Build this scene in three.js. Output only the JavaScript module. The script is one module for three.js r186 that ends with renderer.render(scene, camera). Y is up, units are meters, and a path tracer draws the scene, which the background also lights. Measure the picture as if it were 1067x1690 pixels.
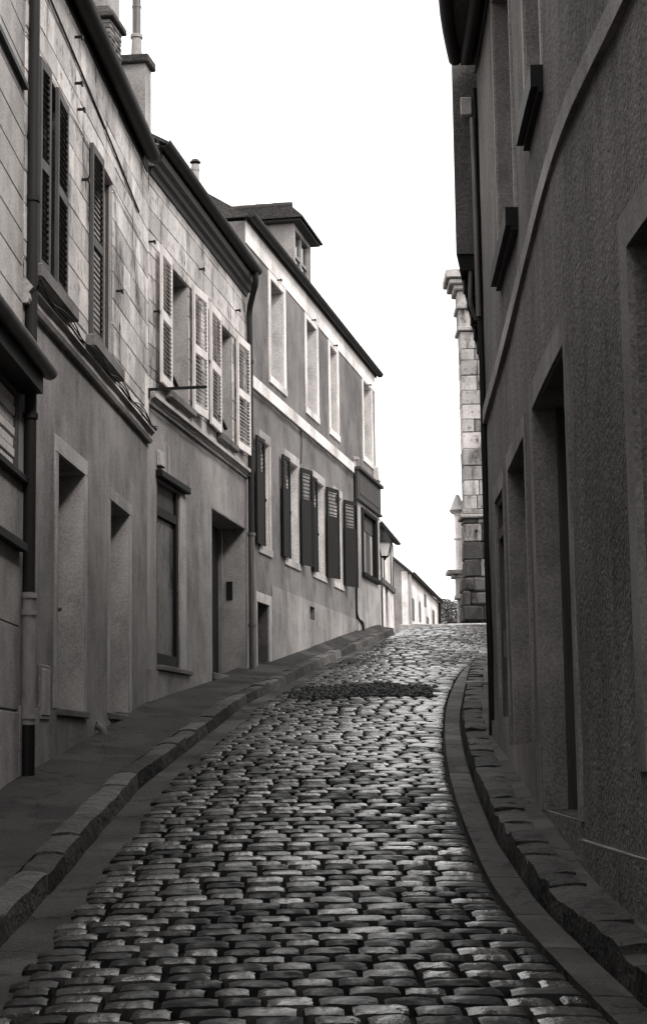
import * as THREE from 'three';
import { mergeGeometries, mergeVertices, toCreasedNormals } from 'three/addons/utils/BufferGeometryUtils.js';

// ------------------------------------------------------------------ camera, sky, sun, exposure
const scene = new THREE.Scene();
const camera = new THREE.PerspectiveCamera(32.49, 646 / 1024, 0.1, 600);
camera.position.set(0, 0, 0);                       // y = 0 is eye level; the street climbs away from the viewer
camera.rotation.set(0.1378, 0, -0.014);
scene.add(camera);

const SUN = new THREE.Vector3(0.62, 0.85, 0.58).normalize();
{ // overcast sky: white cloud, a little brighter toward the hidden sun
  const w = 256, h = 128, data = new Float32Array(w * h * 4), v = new THREE.Vector3();
  for (let j = 0; j < h; j++) for (let i = 0; i < w; i++) {
    const th = (0.5 - (j + 0.5) / h) * -Math.PI, ph = ((i + 0.5) / w - 0.5) * Math.PI * 2;
    v.set(Math.cos(th) * Math.cos(ph), Math.sin(th), Math.cos(th) * Math.sin(ph));
    const c = Math.max(0, v.dot(SUN));
    const L = v.y > -0.02 ? 1.18 + 0.25 * Math.max(0, v.y) + 0.35 * c * c * c : 0.25;
    const k = (j * w + i) * 4;
    data[k] = L; data[k + 1] = L * 0.995; data[k + 2] = L * 0.985; data[k + 3] = 1;
  }
  const sky = new THREE.DataTexture(data, w, h, THREE.RGBAFormat, THREE.FloatType);
  sky.mapping = THREE.EquirectangularReflectionMapping;
  sky.magFilter = THREE.LinearFilter; sky.minFilter = THREE.LinearFilter; sky.needsUpdate = true;
  scene.background = sky; scene.environment = sky;
}
const sun = new THREE.DirectionalLight(new THREE.Color(1, 0.97, 0.93), 1.5);
sun.position.copy(SUN).multiplyScalar(80).add(new THREE.Vector3(0, 0, -30));
sun.target.position.set(0, 0, -30);
sun.castShadow = true; sun.shadow.radius = 26;
sun.shadow.mapSize.set(2048, 2048);
Object.assign(sun.shadow.camera, { left: -60, right: 60, top: 60, bottom: -60, near: 1, far: 220 });
scene.add(sun, sun.target);

const renderer = new THREE.WebGLRenderer({ antialias: true });
renderer.setSize(646, 1024);
renderer.toneMapping = THREE.LinearToneMapping;
renderer.toneMappingExposure = 1.62;
renderer.shadowMap.enabled = true;

// ------------------------------------------------------------------ small helpers
let seed = 7;
const rnd = () => { seed |= 0; seed = seed + 0x6D2B79F5 | 0; let t = Math.imul(seed ^ seed >>> 15, 1 | seed); t = t + Math.imul(t ^ t >>> 7, 61 | t) ^ t; return ((t ^ t >>> 14) >>> 0) / 4294967296; };
const rr = (a, b) => a + (b - a) * rnd();
const clamp = (x, a = 0, b = 1) => Math.min(b, Math.max(a, x));
const taken = {};
const numbered = n => { const k = taken[n] = (taken[n] ?? -1) + 1; return k ? n + '_' + String(k).padStart(3, '0') : n; };
function hash(x, y, s) { let n = Math.imul(x, 374761393) + Math.imul(y, 668265263) + Math.imul(s, 974711) | 0; n = Math.imul(n ^ n >>> 13, 1274126177); return ((n ^ n >>> 16) >>> 0) / 4294967296; }
function vnoise(x, y, px, py, s) {            // tileable value noise, periods px and py
  const xi = Math.floor(x), yi = Math.floor(y), fx = x - xi, fy = y - yi;
  const ux = fx * fx * (3 - 2 * fx), uy = fy * fy * (3 - 2 * fy);
  const X0 = ((xi % px) + px) % px, X1 = (X0 + 1) % px, Y0 = ((yi % py) + py) % py, Y1 = (Y0 + 1) % py;
  const a = hash(X0, Y0, s), b = hash(X1, Y0, s), c = hash(X0, Y1, s), d = hash(X1, Y1, s);
  return a + (b - a) * ux + (c - a) * uy + (a - b - c + d) * ux * uy;
}
function fbm(u, v, fx, fy, oct, s, gain = 0.55) {
  let a = 1, sum = 0, n = 0;
  for (let o = 0; o < oct; o++) { sum += a * vnoise(u * fx, v * fy, fx, fy, s + o * 17); n += a; a *= gain; fx *= 2; fy *= 2; }
  return sum / n;
}
const n2 = (x, y, s = 3) => vnoise(x, y, 4096, 4096, s) - 0.5;
const lin2srgb = c => c <= 0.0031308 ? 12.92 * c : 1.055 * Math.pow(c, 1 / 2.4) - 0.055;
function makeTex(N, metres, fn, colour) {
  const d = new Uint8Array(N * N * 4);
  for (let j = 0; j < N; j++) for (let i = 0; i < N; i++) {
    let v = clamp(fn((i + 0.5) / N, (j + 0.5) / N)); if (colour) v = lin2srgb(v);
    const k = (j * N + i) * 4, b = Math.round(v * 255); d[k] = b; d[k + 1] = b; d[k + 2] = b; d[k + 3] = 255;
  }
  const t = new THREE.DataTexture(d, N, N, THREE.RGBAFormat);
  t.wrapS = t.wrapT = THREE.RepeatWrapping; t.magFilter = THREE.LinearFilter; t.minFilter = THREE.LinearMipmapLinearFilter; t.generateMipmaps = true;
  if (colour) t.colorSpace = THREE.SRGBColorSpace;
  t.repeat.set(1 / metres, 1 / metres); t.needsUpdate = true;
  return t;
}
// surface maps: [colour, relief]
const plasterC = makeTex(1024, 4, (u, v) => {
  const grain = fbm(u, v, 400, 400, 2, 5), patch = fbm(u, v, 3, 4, 5, 9), streak = fbm(u, v, 48, 4, 4, 21);
  const blot = fbm(u, v, 14, 11, 4, 23); return 0.72 + 0.85 * (patch - 0.5) + 0.15 * (streak - 0.5) + 0.45 * (blot - 0.5) + 0.6 * (grain - 0.5);
}, true);
const plasterB = makeTex(1024, 4, (u, v) => 0.5 + 0.6 * (fbm(u, v, 180, 180, 3, 31) - 0.5) + 0.5 * (fbm(u, v, 12, 12, 4, 33) - 0.5));
const roughC = makeTex(1024, 3, (u, v) => {
  const grain = fbm(u, v, 170, 150, 3, 45), patch = fbm(u, v, 3, 2, 6, 49, 0.6), streak = fbm(u, v, 24, 3, 5, 51);
  return 0.7 + 0.8 * (patch - 0.5) + 0.45 * (streak - 0.5) + 0.5 * (grain - 0.5);
}, true);
const roughB = makeTex(1024, 3, (u, v) => 0.5 + 0.9 * (fbm(u, v, 110, 110, 3, 61, 0.7) - 0.5) + 0.5 * (fbm(u, v, 22, 16, 3, 63) - 0.5));
const stoneC = makeTex(1024, 3.2, (u, v) => {
  const patch = fbm(u, v, 5, 4, 6, 71, 0.6), smear = fbm(u, v, 14, 5, 5, 73, 0.6), spots = fbm(u, v, 34, 26, 4, 75), grain = fbm(u, v, 220, 220, 2, 77);
  let s = 0.76 + 0.95 * (patch - 0.5) - 2.0 * Math.max(0, smear - 0.53) + 0.3 * (grain - 0.5) + 0.25 * (spots - 0.5);
  if (spots > 0.62) s -= (spots - 0.62) * 2.0;
  return s;
}, true);
const stoneB = makeTex(512, 1.5, (u, v) => 0.5 + 0.7 * (fbm(u, v, 30, 30, 4, 81) - 0.5) - (fbm(u, v, 60, 60, 2, 83) > 0.72 ? 0.25 : 0));
const sett = makeTex(512, 1.2, (u, v) => 0.7 + 0.7 * (fbm(u, v, 10, 10, 5, 91) - 0.5) + 0.3 * (fbm(u, v, 128, 128, 2, 93) - 0.5), true);
const settB = makeTex(512, 1.2, (u, v) => 0.5 + 0.9 * (fbm(u, v, 24, 24, 4, 95) - 0.5));
const settR = makeTex(512, 1.2, (u, v) => 0.55 + 0.8 * (fbm(u, v, 14, 14, 4, 97) - 0.5));
const tarC = makeTex(1024, 4, (u, v) => {
  const p = fbm(u, v, 4, 4, 6, 101, 0.6), g = fbm(u, v, 256, 256, 2, 103), c = Math.abs(fbm(u, v, 5, 5, 5, 107) - 0.5), w = fbm(u, v, 7, 6, 5, 109);
  return 0.55 + 1.1 * (p - 0.5) + 0.4 * (g - 0.5) - (c < 0.009 ? 0.4 : 0) + (w > 0.57 ? (w - 0.57) * 4.5 : 0);
}, true);
const tarB = makeTex(512, 1.5, (u, v) => 0.5 + 0.8 * (fbm(u, v, 90, 90, 3, 111, 0.7) - 0.5));
const woodC = makeTex(512, 1.2, (u, v) => 0.72 + 0.5 * (fbm(u, v, 60, 3, 4, 121) - 0.5) + 0.25 * (fbm(u, v, 6, 6, 4, 123) - 0.5), true);
const metalC = makeTex(512, 1, (u, v) => 0.75 + 0.5 * (fbm(u, v, 8, 8, 5, 131) - 0.5) + 0.2 * (fbm(u, v, 90, 90, 2, 133) - 0.5), true);

const grey = (a, w = 1) => new THREE.Color().setRGB(a * 1.055 * w, a * 0.982, a * 0.952 / w);   // stone greys, faintly warm
function mat(a, o = {}) {
  const { map, bump, bs = 0.004, rough = 0.9, spec = 0.3, ...rest } = o;   // dusty surfaces: little surface sheen
  const m = new THREE.MeshPhysicalMaterial({ color: grey(map ? a / 0.72 : a), roughness: rough, specularIntensity: spec, ...rest });
  if (map) m.map = map;
  if (bump) { m.bumpMap = bump; m.bumpScale = bs; }
  return m;
}
const M = {
  plaster: mat(0.215, { map: plasterC, bump: plasterB, bs: 0.0013 }),
  plasterWarm: mat(0.23, { map: plasterC, bump: plasterB, bs: 0.0013 }),
  plasterPale: mat(0.28, { map: plasterC, bump: plasterB, bs: 0.0013 }),
  render3: mat(0.155, { map: plasterC, bump: plasterB, bs: 0.0012 }),
  surround: mat(0.33, { map: plasterC, bump: plasterB, bs: 0.002 }),
  white: mat(0.62, { map: plasterC, bump: plasterB, bs: 0.002, rough: 0.85 }),
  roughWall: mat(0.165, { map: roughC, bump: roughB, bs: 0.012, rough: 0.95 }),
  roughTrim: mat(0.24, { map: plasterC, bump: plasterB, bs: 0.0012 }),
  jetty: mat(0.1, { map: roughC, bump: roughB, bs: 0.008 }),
  ashlar: [0.4, 0.46, 0.36, 0.5, 0.34].map(a => mat(a, { map: stoneC, bump: stoneB, bs: 0.006 })),
  mortar: mat(0.14, { map: plasterC, bump: plasterB, bs: 0.0013 }),
  panel: [0.34, 0.37, 0.32].map(a => mat(a, { map: plasterC, bump: plasterB, bs: 0.0012 })),
  setts: [[0.012, 1, 0.25], [0.02, 0.8, 0.4], [0.032, 0.62, 0.65], [0.055, 0.46, 0.9], [0.09, 0.38, 1]].map(([a, r, sp]) => new THREE.MeshPhysicalMaterial({ color: grey(a / 0.72), roughness: r, specularIntensity: sp, map: sett, bumpMap: settB, bumpScale: 0.005, roughnessMap: settR })),
  bed: mat(0.01, { map: tarC, bump: tarB, bs: 0.01, rough: 0.9 }),
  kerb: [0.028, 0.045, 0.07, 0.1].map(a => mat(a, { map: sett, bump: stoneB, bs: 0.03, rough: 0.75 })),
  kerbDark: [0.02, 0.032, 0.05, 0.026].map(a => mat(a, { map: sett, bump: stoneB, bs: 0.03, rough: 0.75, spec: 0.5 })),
  gutterStone: [0.045, 0.06, 0.08].map(a => mat(a, { map: tarC, bump: tarB, bs: 0.01, rough: 0.75 })),
  tar: mat(0.034, { map: tarC, bump: tarB, bs: 0.014, rough: 0.8 }),
  concrete: mat(0.055, { map: tarC, bump: tarB, bs: 0.01, rough: 0.8 }),
  ground: mat(0.1, { map: tarC, bump: tarB, bs: 0.006, rough: 0.8 }),
  zinc: mat(0.02, { map: metalC, rough: 0.6 }),
  zincPale: mat(0.12, { map: metalC, rough: 0.45, metalness: 0.4 }),
  iron: mat(0.01, { map: metalC, rough: 0.55 }),
  ironPale: mat(0.25, { map: metalC, rough: 0.6 }),
  darkWood: mat(0.009, { map: woodC, rough: 0.6 }),
  greyWood: mat(0.06, { map: woodC, rough: 0.7 }),
  paleWood: mat(0.6, { map: woodC, rough: 0.6 }),
  shutterGrey: mat(0.075, { map: woodC, rough: 0.65 }),
  doorGrey: mat(0.05, { map: woodC, rough: 0.5 }),
  tile: mat(0.06, { map: roughC, bump: roughB, bs: 0.02 }),
  brick: [0.09, 0.13, 0.19].map(a => mat(a, { map: sett, bump: settB, bs: 0.006 })),
  church: [0.26, 0.31, 0.21, 0.36].map(a => mat(a, { map: stoneC, bump: stoneB, bs: 0.012 })),
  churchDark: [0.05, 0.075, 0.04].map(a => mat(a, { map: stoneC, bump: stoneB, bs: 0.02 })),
  cable: mat(0.02, { rough: 0.6 }),
  glass: new THREE.MeshPhysicalMaterial({ color: new THREE.Color(0.012, 0.012, 0.012), roughness: 0.08, ior: 1.5 }),
  lampGlass: new THREE.MeshPhysicalMaterial({ color: new THREE.Color(0.9, 0.9, 0.88), roughness: 0.5, transmission: 0.7, thickness: 0 }),
  leaf: [0.07, 0.1, 0.14].map(a => mat(a, { rough: 0.8 })),
};

// ------------------------------------------------------------------ street profile (Z = metres up the street)
function curve(xs, ys) {   // monotone cubic
  const n = xs.length, m = [], d = [];
  for (let i = 0; i < n - 1; i++) d.push((ys[i + 1] - ys[i]) / (xs[i + 1] - xs[i]));
  m[0] = d[0]; m[n - 1] = d[n - 2];
  for (let i = 1; i < n - 1; i++) m[i] = d[i - 1] * d[i] <= 0 ? 0 : 2 * d[i - 1] * d[i] / (d[i - 1] + d[i]);
  return x => {
    if (x <= xs[0]) return ys[0] + m[0] * (x - xs[0]);
    if (x >= xs[n - 1]) return ys[n - 1] + m[n - 1] * (x - xs[n - 1]);
    let i = 0; while (x > xs[i + 1]) i++;
    const h = xs[i + 1] - xs[i], t = (x - xs[i]) / h, t2 = t * t, t3 = t2 * t;
    return (2 * t3 - 3 * t2 + 1) * ys[i] + (t3 - 2 * t2 + t) * h * m[i] + (-2 * t3 + 3 * t2) * ys[i + 1] + (t3 - t2) * h * m[i + 1];
  };
}
const ht = curve([-20, 0, 5, 8.74, 10.3, 12.46, 15, 19.8, 23.1, 27.6, 33, 37.5, 41, 46, 50, 60, 80, 120, 300],
  [-2.4, -1.52, -1.22, -0.97, -0.85, -0.63, -0.34, 0.22, 0.62, 1.12, 1.77, 2.35, 2.80, 3.30, 3.57, 4.22, 5.57, 8.2, 12]);
const kerbL = curve([-20, 0, 9, 12.6, 15.5, 17.5, 20, 24, 27, 32.6, 37.4, 40.2, 44], [-1.7, -1.7, -1.68, -1.69, -1.66, -1.54, -1.36, -1.06, -0.69, 0.09, 0.96, 1.49, 2.2]);
const kerbR = curve([-20, 0, 7, 8.8, 10.5, 12.3, 14.3, 17.3, 20.8, 25.2, 31.4, 34, 46], [1.9, 1.8, 1.34, 1.255, 1.2, 1.19, 1.24, 1.36, 1.57, 1.97, 2.6, 2.98, 5.0]);
const slabR = curve([-20, 0, 7, 8.5, 11, 13.1, 15.2, 17.7, 21.2, 26.3, 30.5, 33.4, 46], [1.6, 1.5, 1.14, 1.06, 0.98, 1.01, 1.065, 1.18, 1.41, 1.88, 2.4, 3.0, 5.0]);
const slabL = z => kerbL(z) + (z < 36 ? 0.25 : 0.25 * clamp((42 - z) / 6));
const wallR = curve([-14, 0, 6, 8, 9, 10.5, 12, 13.2, 14, 16.6, 18.65, 20, 26, 34], [2.5, 2.2, 1.75, 1.62, 1.585, 1.565, 1.585, 1.618, 1.645, 1.72, 1.765, 1.95, 2.78, 3.9]);
const PL = [[-2.9, -10], [-2.7, 10], [-2.66, 15.5], [-2.262, 22.367], [-1.263, 28.813], [1.262, 41.44], [1.5, 42.2]];
const wallL = z => { let i = 0; while (i < PL.length - 2 && z > PL[i + 1][1]) i++; const [a, b] = [PL[i], PL[i + 1]]; return a[0] + (b[0] - a[0]) * clamp((z - a[1]) / (b[1] - a[1])); };
const roadY = (x, z) => { const a = kerbL(z), b = kerbR(z), t = clamp((x - a) / (b - a)); return ht(z) + 0.035 * 4 * t * (1 - t); };

function shade(o) { o.traverse(m => { if (m.isMesh) { m.castShadow = true; m.receiveShadow = true; } }); return o; }
function add(o, name, label, category, extra = {}) { o.name = numbered(name); o.userData = { label, category, ...extra }; scene.add(o); return o; }
function part(parent, name, geo, m, label) { const o = new THREE.Mesh(geo, m); o.name = name; if (label) o.userData.label = label; parent.add(o); return o; }
function structure(o, name, label) { o.name = name; o.userData = { kind: 'structure', label, category: name.split('_')[0] }; scene.add(o); return o; }

function ribbon(x0, x1, yf, z0, z1, dz, nx) {   // a sheet between two lines along the street
  const pos = [], uv = [], idx = []; let r = 0;
  const nz = Math.ceil((z1 - z0) / dz);
  for (let j = 0; j <= nz; j++) { const z = z0 + (z1 - z0) * j / nz, a = x0(z), b = x1(z);
    for (let i = 0; i <= nx; i++) { const x = a + (b - a) * i / nx; pos.push(x, yf(x, z, i / nx), -z); uv.push(x, z); } }
  for (let j = 0; j < nz; j++) for (let i = 0; i < nx; i++) { const a = j * (nx + 1) + i, b = a + nx + 1; idx.push(a, a + 1, b + 1, a, b + 1, b); }
  const g = new THREE.BufferGeometry();
  g.setAttribute('position', new THREE.Float32BufferAttribute(pos, 3)); g.setAttribute('uv', new THREE.Float32BufferAttribute(uv, 2)); g.setIndex(idx); g.computeVertexNormals();
  return g;
}
function boxUV(g, ou = 0, ov = 0) {   // metres on every face, by the way it points
  if (g.index) g = g.toNonIndexed();
  const p = g.attributes.position, uv = new Float32Array(p.count * 2), a = new THREE.Vector3(), b = new THREE.Vector3(), c = new THREE.Vector3();
  for (let i = 0; i < p.count; i += 3) {
    a.fromBufferAttribute(p, i); b.fromBufferAttribute(p, i + 1).sub(a); c.fromBufferAttribute(p, i + 2).sub(a); b.cross(c);
    const x = Math.abs(b.x), y = Math.abs(b.y), z = Math.abs(b.z);
    for (let k = 0; k < 3; k++) { const q = i + k, X = p.getX(q), Y = p.getY(q), Z = p.getZ(q);
      uv[q * 2] = ou + (z >= x && z >= y ? X : y >= x ? X : Z); uv[q * 2 + 1] = ov + (y > z && y > x ? Z : Y); }
  }
  g.setAttribute('uv', new THREE.BufferAttribute(uv, 2));
  return g;
}
// chamfered box between two corners: 44 triangles
function cbox(x0, x1, y0, y1, z0, z1, c = 0.008, jit = 0, own = true) {
  c = Math.min(c, (x1 - x0) * 0.4, (y1 - y0) * 0.4, (z1 - z0) * 0.4);
  const C = [[x0, x1], [y0, y1], [z0, z1]], V = {};
  const J = {}; for (let k = 0; k < 8; k++) J[k] = [rr(-jit, jit), rr(-jit, jit), rr(-jit, jit)];
  const vert = (ix, iy, iz, ax) => { // vertex on the face of axis ax, at corner ix,iy,iz
    const s = [ix, iy, iz], o = [], j = J[ix * 4 + iy * 2 + iz];
    for (let k = 0; k < 3; k++) o.push((s[k] ? C[k][1] : C[k][0]) + (k === ax ? 0 : s[k] ? -c : c) + j[k]);
    return o;
  };
  const pos = [], tri = (a, b, d) => pos.push(...a, ...b, ...d), quad = (a, b, d, e) => { tri(a, b, d); tri(a, d, e); };
  const F = (ax, s) => { const q = [[0, 0], [1, 0], [1, 1], [0, 1]].map(([p, r]) => { const t = [0, 0, 0]; t[ax] = s; t[(ax + 1) % 3] = p; t[(ax + 2) % 3] = r; return vert(...t, ax); }); s ? quad(...q) : quad(q[3], q[2], q[1], q[0]); };
  for (let ax = 0; ax < 3; ax++) { F(ax, 0); F(ax, 1); }
  for (let ax = 0; ax < 3; ax++) for (const s1 of [0, 1]) for (const s2 of [0, 1]) { // edges along axis ax
    const a1 = (ax + 1) % 3, a2 = (ax + 2) % 3, t0 = [0, 0, 0], t1 = [0, 0, 0]; t0[a1] = t1[a1] = s1; t0[a2] = t1[a2] = s2; t1[ax] = 1;
    const p = vert(...t0, a1), q = vert(...t1, a1), r = vert(...t1, a2), u = vert(...t0, a2);
    (s1 === s2) ? quad(u, r, q, p) : quad(p, q, r, u);
  }
  for (const i of [0, 1]) for (const j of [0, 1]) for (const k of [0, 1]) { const a = vert(i, j, k, 0), b = vert(i, j, k, 1), d = vert(i, j, k, 2); ((i + j + k) % 2) ? tri(a, b, d) : tri(a, d, b); }
  const g = new THREE.BufferGeometry(); g.setAttribute('position', new THREE.Float32BufferAttribute(pos, 3)); g.computeVertexNormals();
  return boxUV(g, own ? rnd() * 5 : 0, own ? rnd() * 5 : 0);
}
const plain = (x0, x1, y0, y1, z0, z1) => boxUV(new THREE.BoxGeometry(x1 - x0, y1 - y0, z1 - z0).translate((x0 + x1) / 2, (y0 + y1) / 2, (z0 + z1) / 2));
const merge = a => mergeGeometries(a.map(g => { g = g.index ? g.toNonIndexed() : g; for (const k of Object.keys(g.attributes)) if (!['position', 'normal', 'uv'].includes(k)) g.deleteAttribute(k); return g; }));
function tube(points, r, seg = 8, tub = 24) { return new THREE.TubeGeometry(new THREE.CatmullRomCurve3(points.map(p => new THREE.Vector3(...p))), tub, r, seg); }
const cyl = (r0, r1, h, x, y, z, seg = 14) => new THREE.CylinderGeometry(r1, r0, h, seg).translate(x, y + h / 2, z);
function warp(g, f) { const p = g.attributes.position, v = new THREE.Vector3(); for (let i = 0; i < p.count; i++) { v.fromBufferAttribute(p, i); f(v); p.setXYZ(i, v.x, v.y, v.z); } g.computeVertexNormals(); return g; }

// a wall sheet with rectangular openings and real thickness; u along, y up, d out of the wall
function wallGeo(u0, u1, y0, y1, holes, thick, step = 0.4, wob = 0.006, sd = 3) {
  const cuts = (a, b, extra) => { const s = new Set(); const n = Math.max(1, Math.round((b - a) / step)); for (let i = 0; i <= n; i++) s.add(+(a + (b - a) * i / n).toFixed(4)); extra.forEach(e => { if (e > a && e < b) s.add(+e.toFixed(4)); }); return [...s].sort((p, q) => p - q); };
  const U = cuts(u0, u1, holes.flatMap(h => [h[0], h[1]])), Y = cuts(y0, y1, holes.flatMap(h => [h[2], h[3]]));
  const open = (i, j) => { if (i < 0 || j < 0 || i >= U.length - 1 || j >= Y.length - 1) return true; const u = (U[i] + U[i + 1]) / 2, y = (Y[j] + Y[j + 1]) / 2; return holes.some(h => u > h[0] && u < h[1] && y > h[2] && y < h[3]); };
  const W = (u, y) => wob * 2 * (n2(u * 0.9 + 40, y * 0.9 + 40, sd) + 0.4 * n2(u * 3 + 11, y * 3 + 11, sd + 1));
  const pos = [], uv = [], idx = [];
  for (const y of Y) for (const u of U) { pos.push(u, y, W(u, y)); uv.push(u, y); }
  const nu = U.length;
  for (let j = 0; j < Y.length - 1; j++) for (let i = 0; i < nu - 1; i++) if (!open(i, j)) { const a = j * nu + i; idx.push(a, a + 1, a + nu + 1, a, a + nu + 1, a + nu); }
  const quad = (a, b, c, d, ua, ub, uc, ud) => { const k = pos.length / 3; pos.push(...a, ...b, ...c, ...d); uv.push(...ua, ...ub, ...uc, ...ud); idx.push(k, k + 1, k + 2, k, k + 2, k + 3); };
  for (let j = 0; j < Y.length - 1; j++) for (let i = 0; i < nu - 1; i++) if (!open(i, j)) {
    const a = U[i], b = U[i + 1], p = Y[j], q = Y[j + 1], T = -thick;
    quad([b, p, T], [a, p, T], [a, q, T], [b, q, T], [b, p], [a, p], [a, q], [b, q]);
    if (open(i + 1, j)) quad([b, p, W(b, p)], [b, p, T], [b, q, T], [b, q, W(b, q)], [b, p], [b + thick, p], [b + thick, q], [b, q]);
    if (open(i - 1, j)) quad([a, p, T], [a, p, W(a, p)], [a, q, W(a, q)], [a, q, T], [a - thick, p], [a, p], [a, q], [a - thick, q]);
    if (open(i, j + 1)) quad([a, q, W(a, q)], [b, q, W(b, q)], [b, q, T], [a, q, T], [a, q], [b, q], [b, q + thick], [a, q + thick]);
    if (open(i, j - 1)) quad([b, p, W(b, p)], [a, p, W(a, p)], [a, p, T], [b, p, T], [b, p], [a, p], [a, p - thick], [b, p - thick]);
  }
  const g = new THREE.BufferGeometry();
  g.setAttribute('position', new THREE.Float32BufferAttribute(pos, 3)); g.setAttribute('uv', new THREE.Float32BufferAttribute(uv, 2)); g.setIndex(idx); g.computeVertexNormals();
  return g;
}
// dressed stones of a wall, one mesh each, cut round the openings
function ashlar(parent, u0, u1, y0, y1, holes, course, len, mats, proud = 0.012, name = 'stone_block', gap = 0.006, jit = 0.002) {
  const rows = [y0]; while (rows[rows.length - 1] < y1 - course * 1.3) rows.push(rows[rows.length - 1] + course * rr(0.92, 1.08)); rows.push(y1);
  rows.slice(0, -1).forEach((ya, r) => {
    const yb = rows[r + 1], cut = [ya, yb]; holes.forEach(h => { for (const e of [h[2], h[3]]) if (e > ya + 0.03 && e < yb - 0.03) cut.push(e); }); cut.sort((a, b) => a - b);
    const xs = [u0]; let x = u0 + len * (r % 2 ? rr(0.3, 0.6) : rr(0.7, 1.1)); while (x < u1 - len * 0.35) { xs.push(x); x += len * rr(0.75, 1.25); } xs.push(u1);
    for (let c = 0; c < cut.length - 1; c++) {
      const p = cut[c], q = cut[c + 1], mid = (p + q) / 2;
      for (let i = 0; i < xs.length - 1; i++) {
        let segs = [[xs[i], xs[i + 1]]];
        holes.forEach(h => { if (mid > h[2] && mid < h[3]) segs = segs.flatMap(([a, b]) => (h[1] <= a || h[0] >= b) ? [[a, b]] : [[a, Math.min(b, h[0])], [Math.max(a, h[1]), b]].filter(s => s[1] - s[0] > 0.05)); });
        for (const [a, b] of segs) part(parent, name, cbox(a + gap / 2, b - gap / 2, p + gap / 2, q - gap / 2, -0.03, proud + rr(-jit, jit), 0.006, jit * 0.5, false), mats[Math.floor(rnd() * mats.length)]);
      }
    }
  });
}
// louvred shutter leaf: frame with its slats; x 0..w, y 0..h
function shutter(parent, w, h, m, zones, panel, slatMat = m, st = 0.055, pitch = 0.062, label) {
  const t = 0.034, bars = [plain(0, st, 0, h, -t / 2, t / 2), plain(w - st, w, 0, h, -t / 2, t / 2)];
  const edges = [0, ...zones.flat(), h].sort((a, b) => a - b);
  for (let i = 0; i < edges.length; i += 2) if (edges[i + 1] > edges[i]) bars.push(plain(st, w - st, edges[i], edges[i + 1], -t / 2 + (panel && edges[i + 1] - edges[i] > 0.3 ? 0.008 : 0.001), t / 2 - (panel && edges[i + 1] - edges[i] > 0.3 ? 0.008 : 0.001)));
  const leaf = part(parent, 'shutter', merge(bars), m, label);
  const sg = plain(0.002, w - 2 * st - 0.002, -0.02, 0.02, -0.004, 0.004).rotateX(-0.85);
  for (const [a, b] of zones) { const n = Math.max(1, Math.round((b - a) / pitch)); for (let i = 0; i < n; i++) { const s = part(leaf, 'slat', sg, slatMat); s.position.set(st, a + (i + 0.5) * (b - a) / n, 0); s.rotation.x = rr(-0.05, 0.05); } }
  return leaf;
}
function windowUnit(parent, u0, u1, y0, y1, d, frameMat, mull = 1, trans = 0, name = 'window') {
  const g = new THREE.Group(); g.name = name; parent.add(g);
  const f = 0.055, bars = [plain(u0, u0 + f, y0, y1, d - 0.05, d), plain(u1 - f, u1, y0, y1, d - 0.05, d), plain(u0 + f, u1 - f, y0, y0 + f, d - 0.05, d), plain(u0 + f, u1 - f, y1 - f, y1, d - 0.05, d)];
  for (let k = 1; k <= mull; k++) { const x = u0 + (u1 - u0) * k / (mull + 1); bars.push(plain(x - 0.04, x + 0.04, y0 + f, y1 - f, d - 0.045, d - 0.003)); }
  part(g, 'frame', merge(bars), frameMat);
  for (let k = 0; k <= mull; k++) for (let t = 0; t <= trans; t++) {
    const a = u0 + (u1 - u0) * k / (mull + 1), b = u0 + (u1 - u0) * (k + 1) / (mull + 1), p = y0 + (y1 - y0) * t / (trans + 1), q = y0 + (y1 - y0) * (t + 1) / (trans + 1);
    part(g, 'pane', plain(a + 0.045, b - 0.045, p + 0.03, q - 0.03, d - 0.03, d - 0.022), M.glass);
  }
  return g;
}
const halfGutter = (r, len) => { // open half-round trough along x
  const outer = [], n = 12; for (let i = 0; i <= n; i++) { const a = Math.PI + Math.PI * i / n; outer.push([Math.cos(a) * r, Math.sin(a) * r]); }
  const sh = new THREE.Shape(); outer.forEach(([x, y], i) => i ? sh.lineTo(x, y) : sh.moveTo(x, y));
  for (let i = n; i >= 0; i--) sh.lineTo(outer[i][0] * 0.92, outer[i][1] * 0.92 + (i === 0 || i === n ? 0.012 : 0));
  return boxUV(new THREE.ExtrudeGeometry(sh, { depth: len, bevelEnabled: false, steps: 1 }).rotateY(Math.PI / 2));
};
function prism(profile, x0, x1) { // profile [z, y] closed, extruded along x
  const sh = new THREE.Shape(); profile.forEach(([z, y], i) => i ? sh.lineTo(-z, y) : sh.moveTo(-z, y));
  return boxUV(new THREE.ExtrudeGeometry(sh, { depth: x1 - x0, bevelEnabled: false }).rotateY(Math.PI / 2).translate(x0, 0, 0));
}
function house(A, B, name, label) { // local x runs up the street along the facade, z points to the street
  const g = new THREE.Group(), th = Math.atan2(B[0] - A[0], B[1] - A[1]);
  g.position.set(A[0], 0, -A[1]); g.rotation.y = Math.PI / 2 - th; add(g, name, label, 'house'); g.L = Math.hypot(B[0] - A[0], B[1] - A[1]); return g;
}
function shell(g, L, y0, y1, mt, depth = 7) { part(g, 'side_wall', merge([plain(0.002, 0.3, y0, y1, -depth, -0.37), plain(L - 0.3, L - 0.002, y0, y1, -depth, -0.37), plain(0.3, L - 0.3, y0, y1, -depth, -depth + 0.3)]), mt); }
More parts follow.
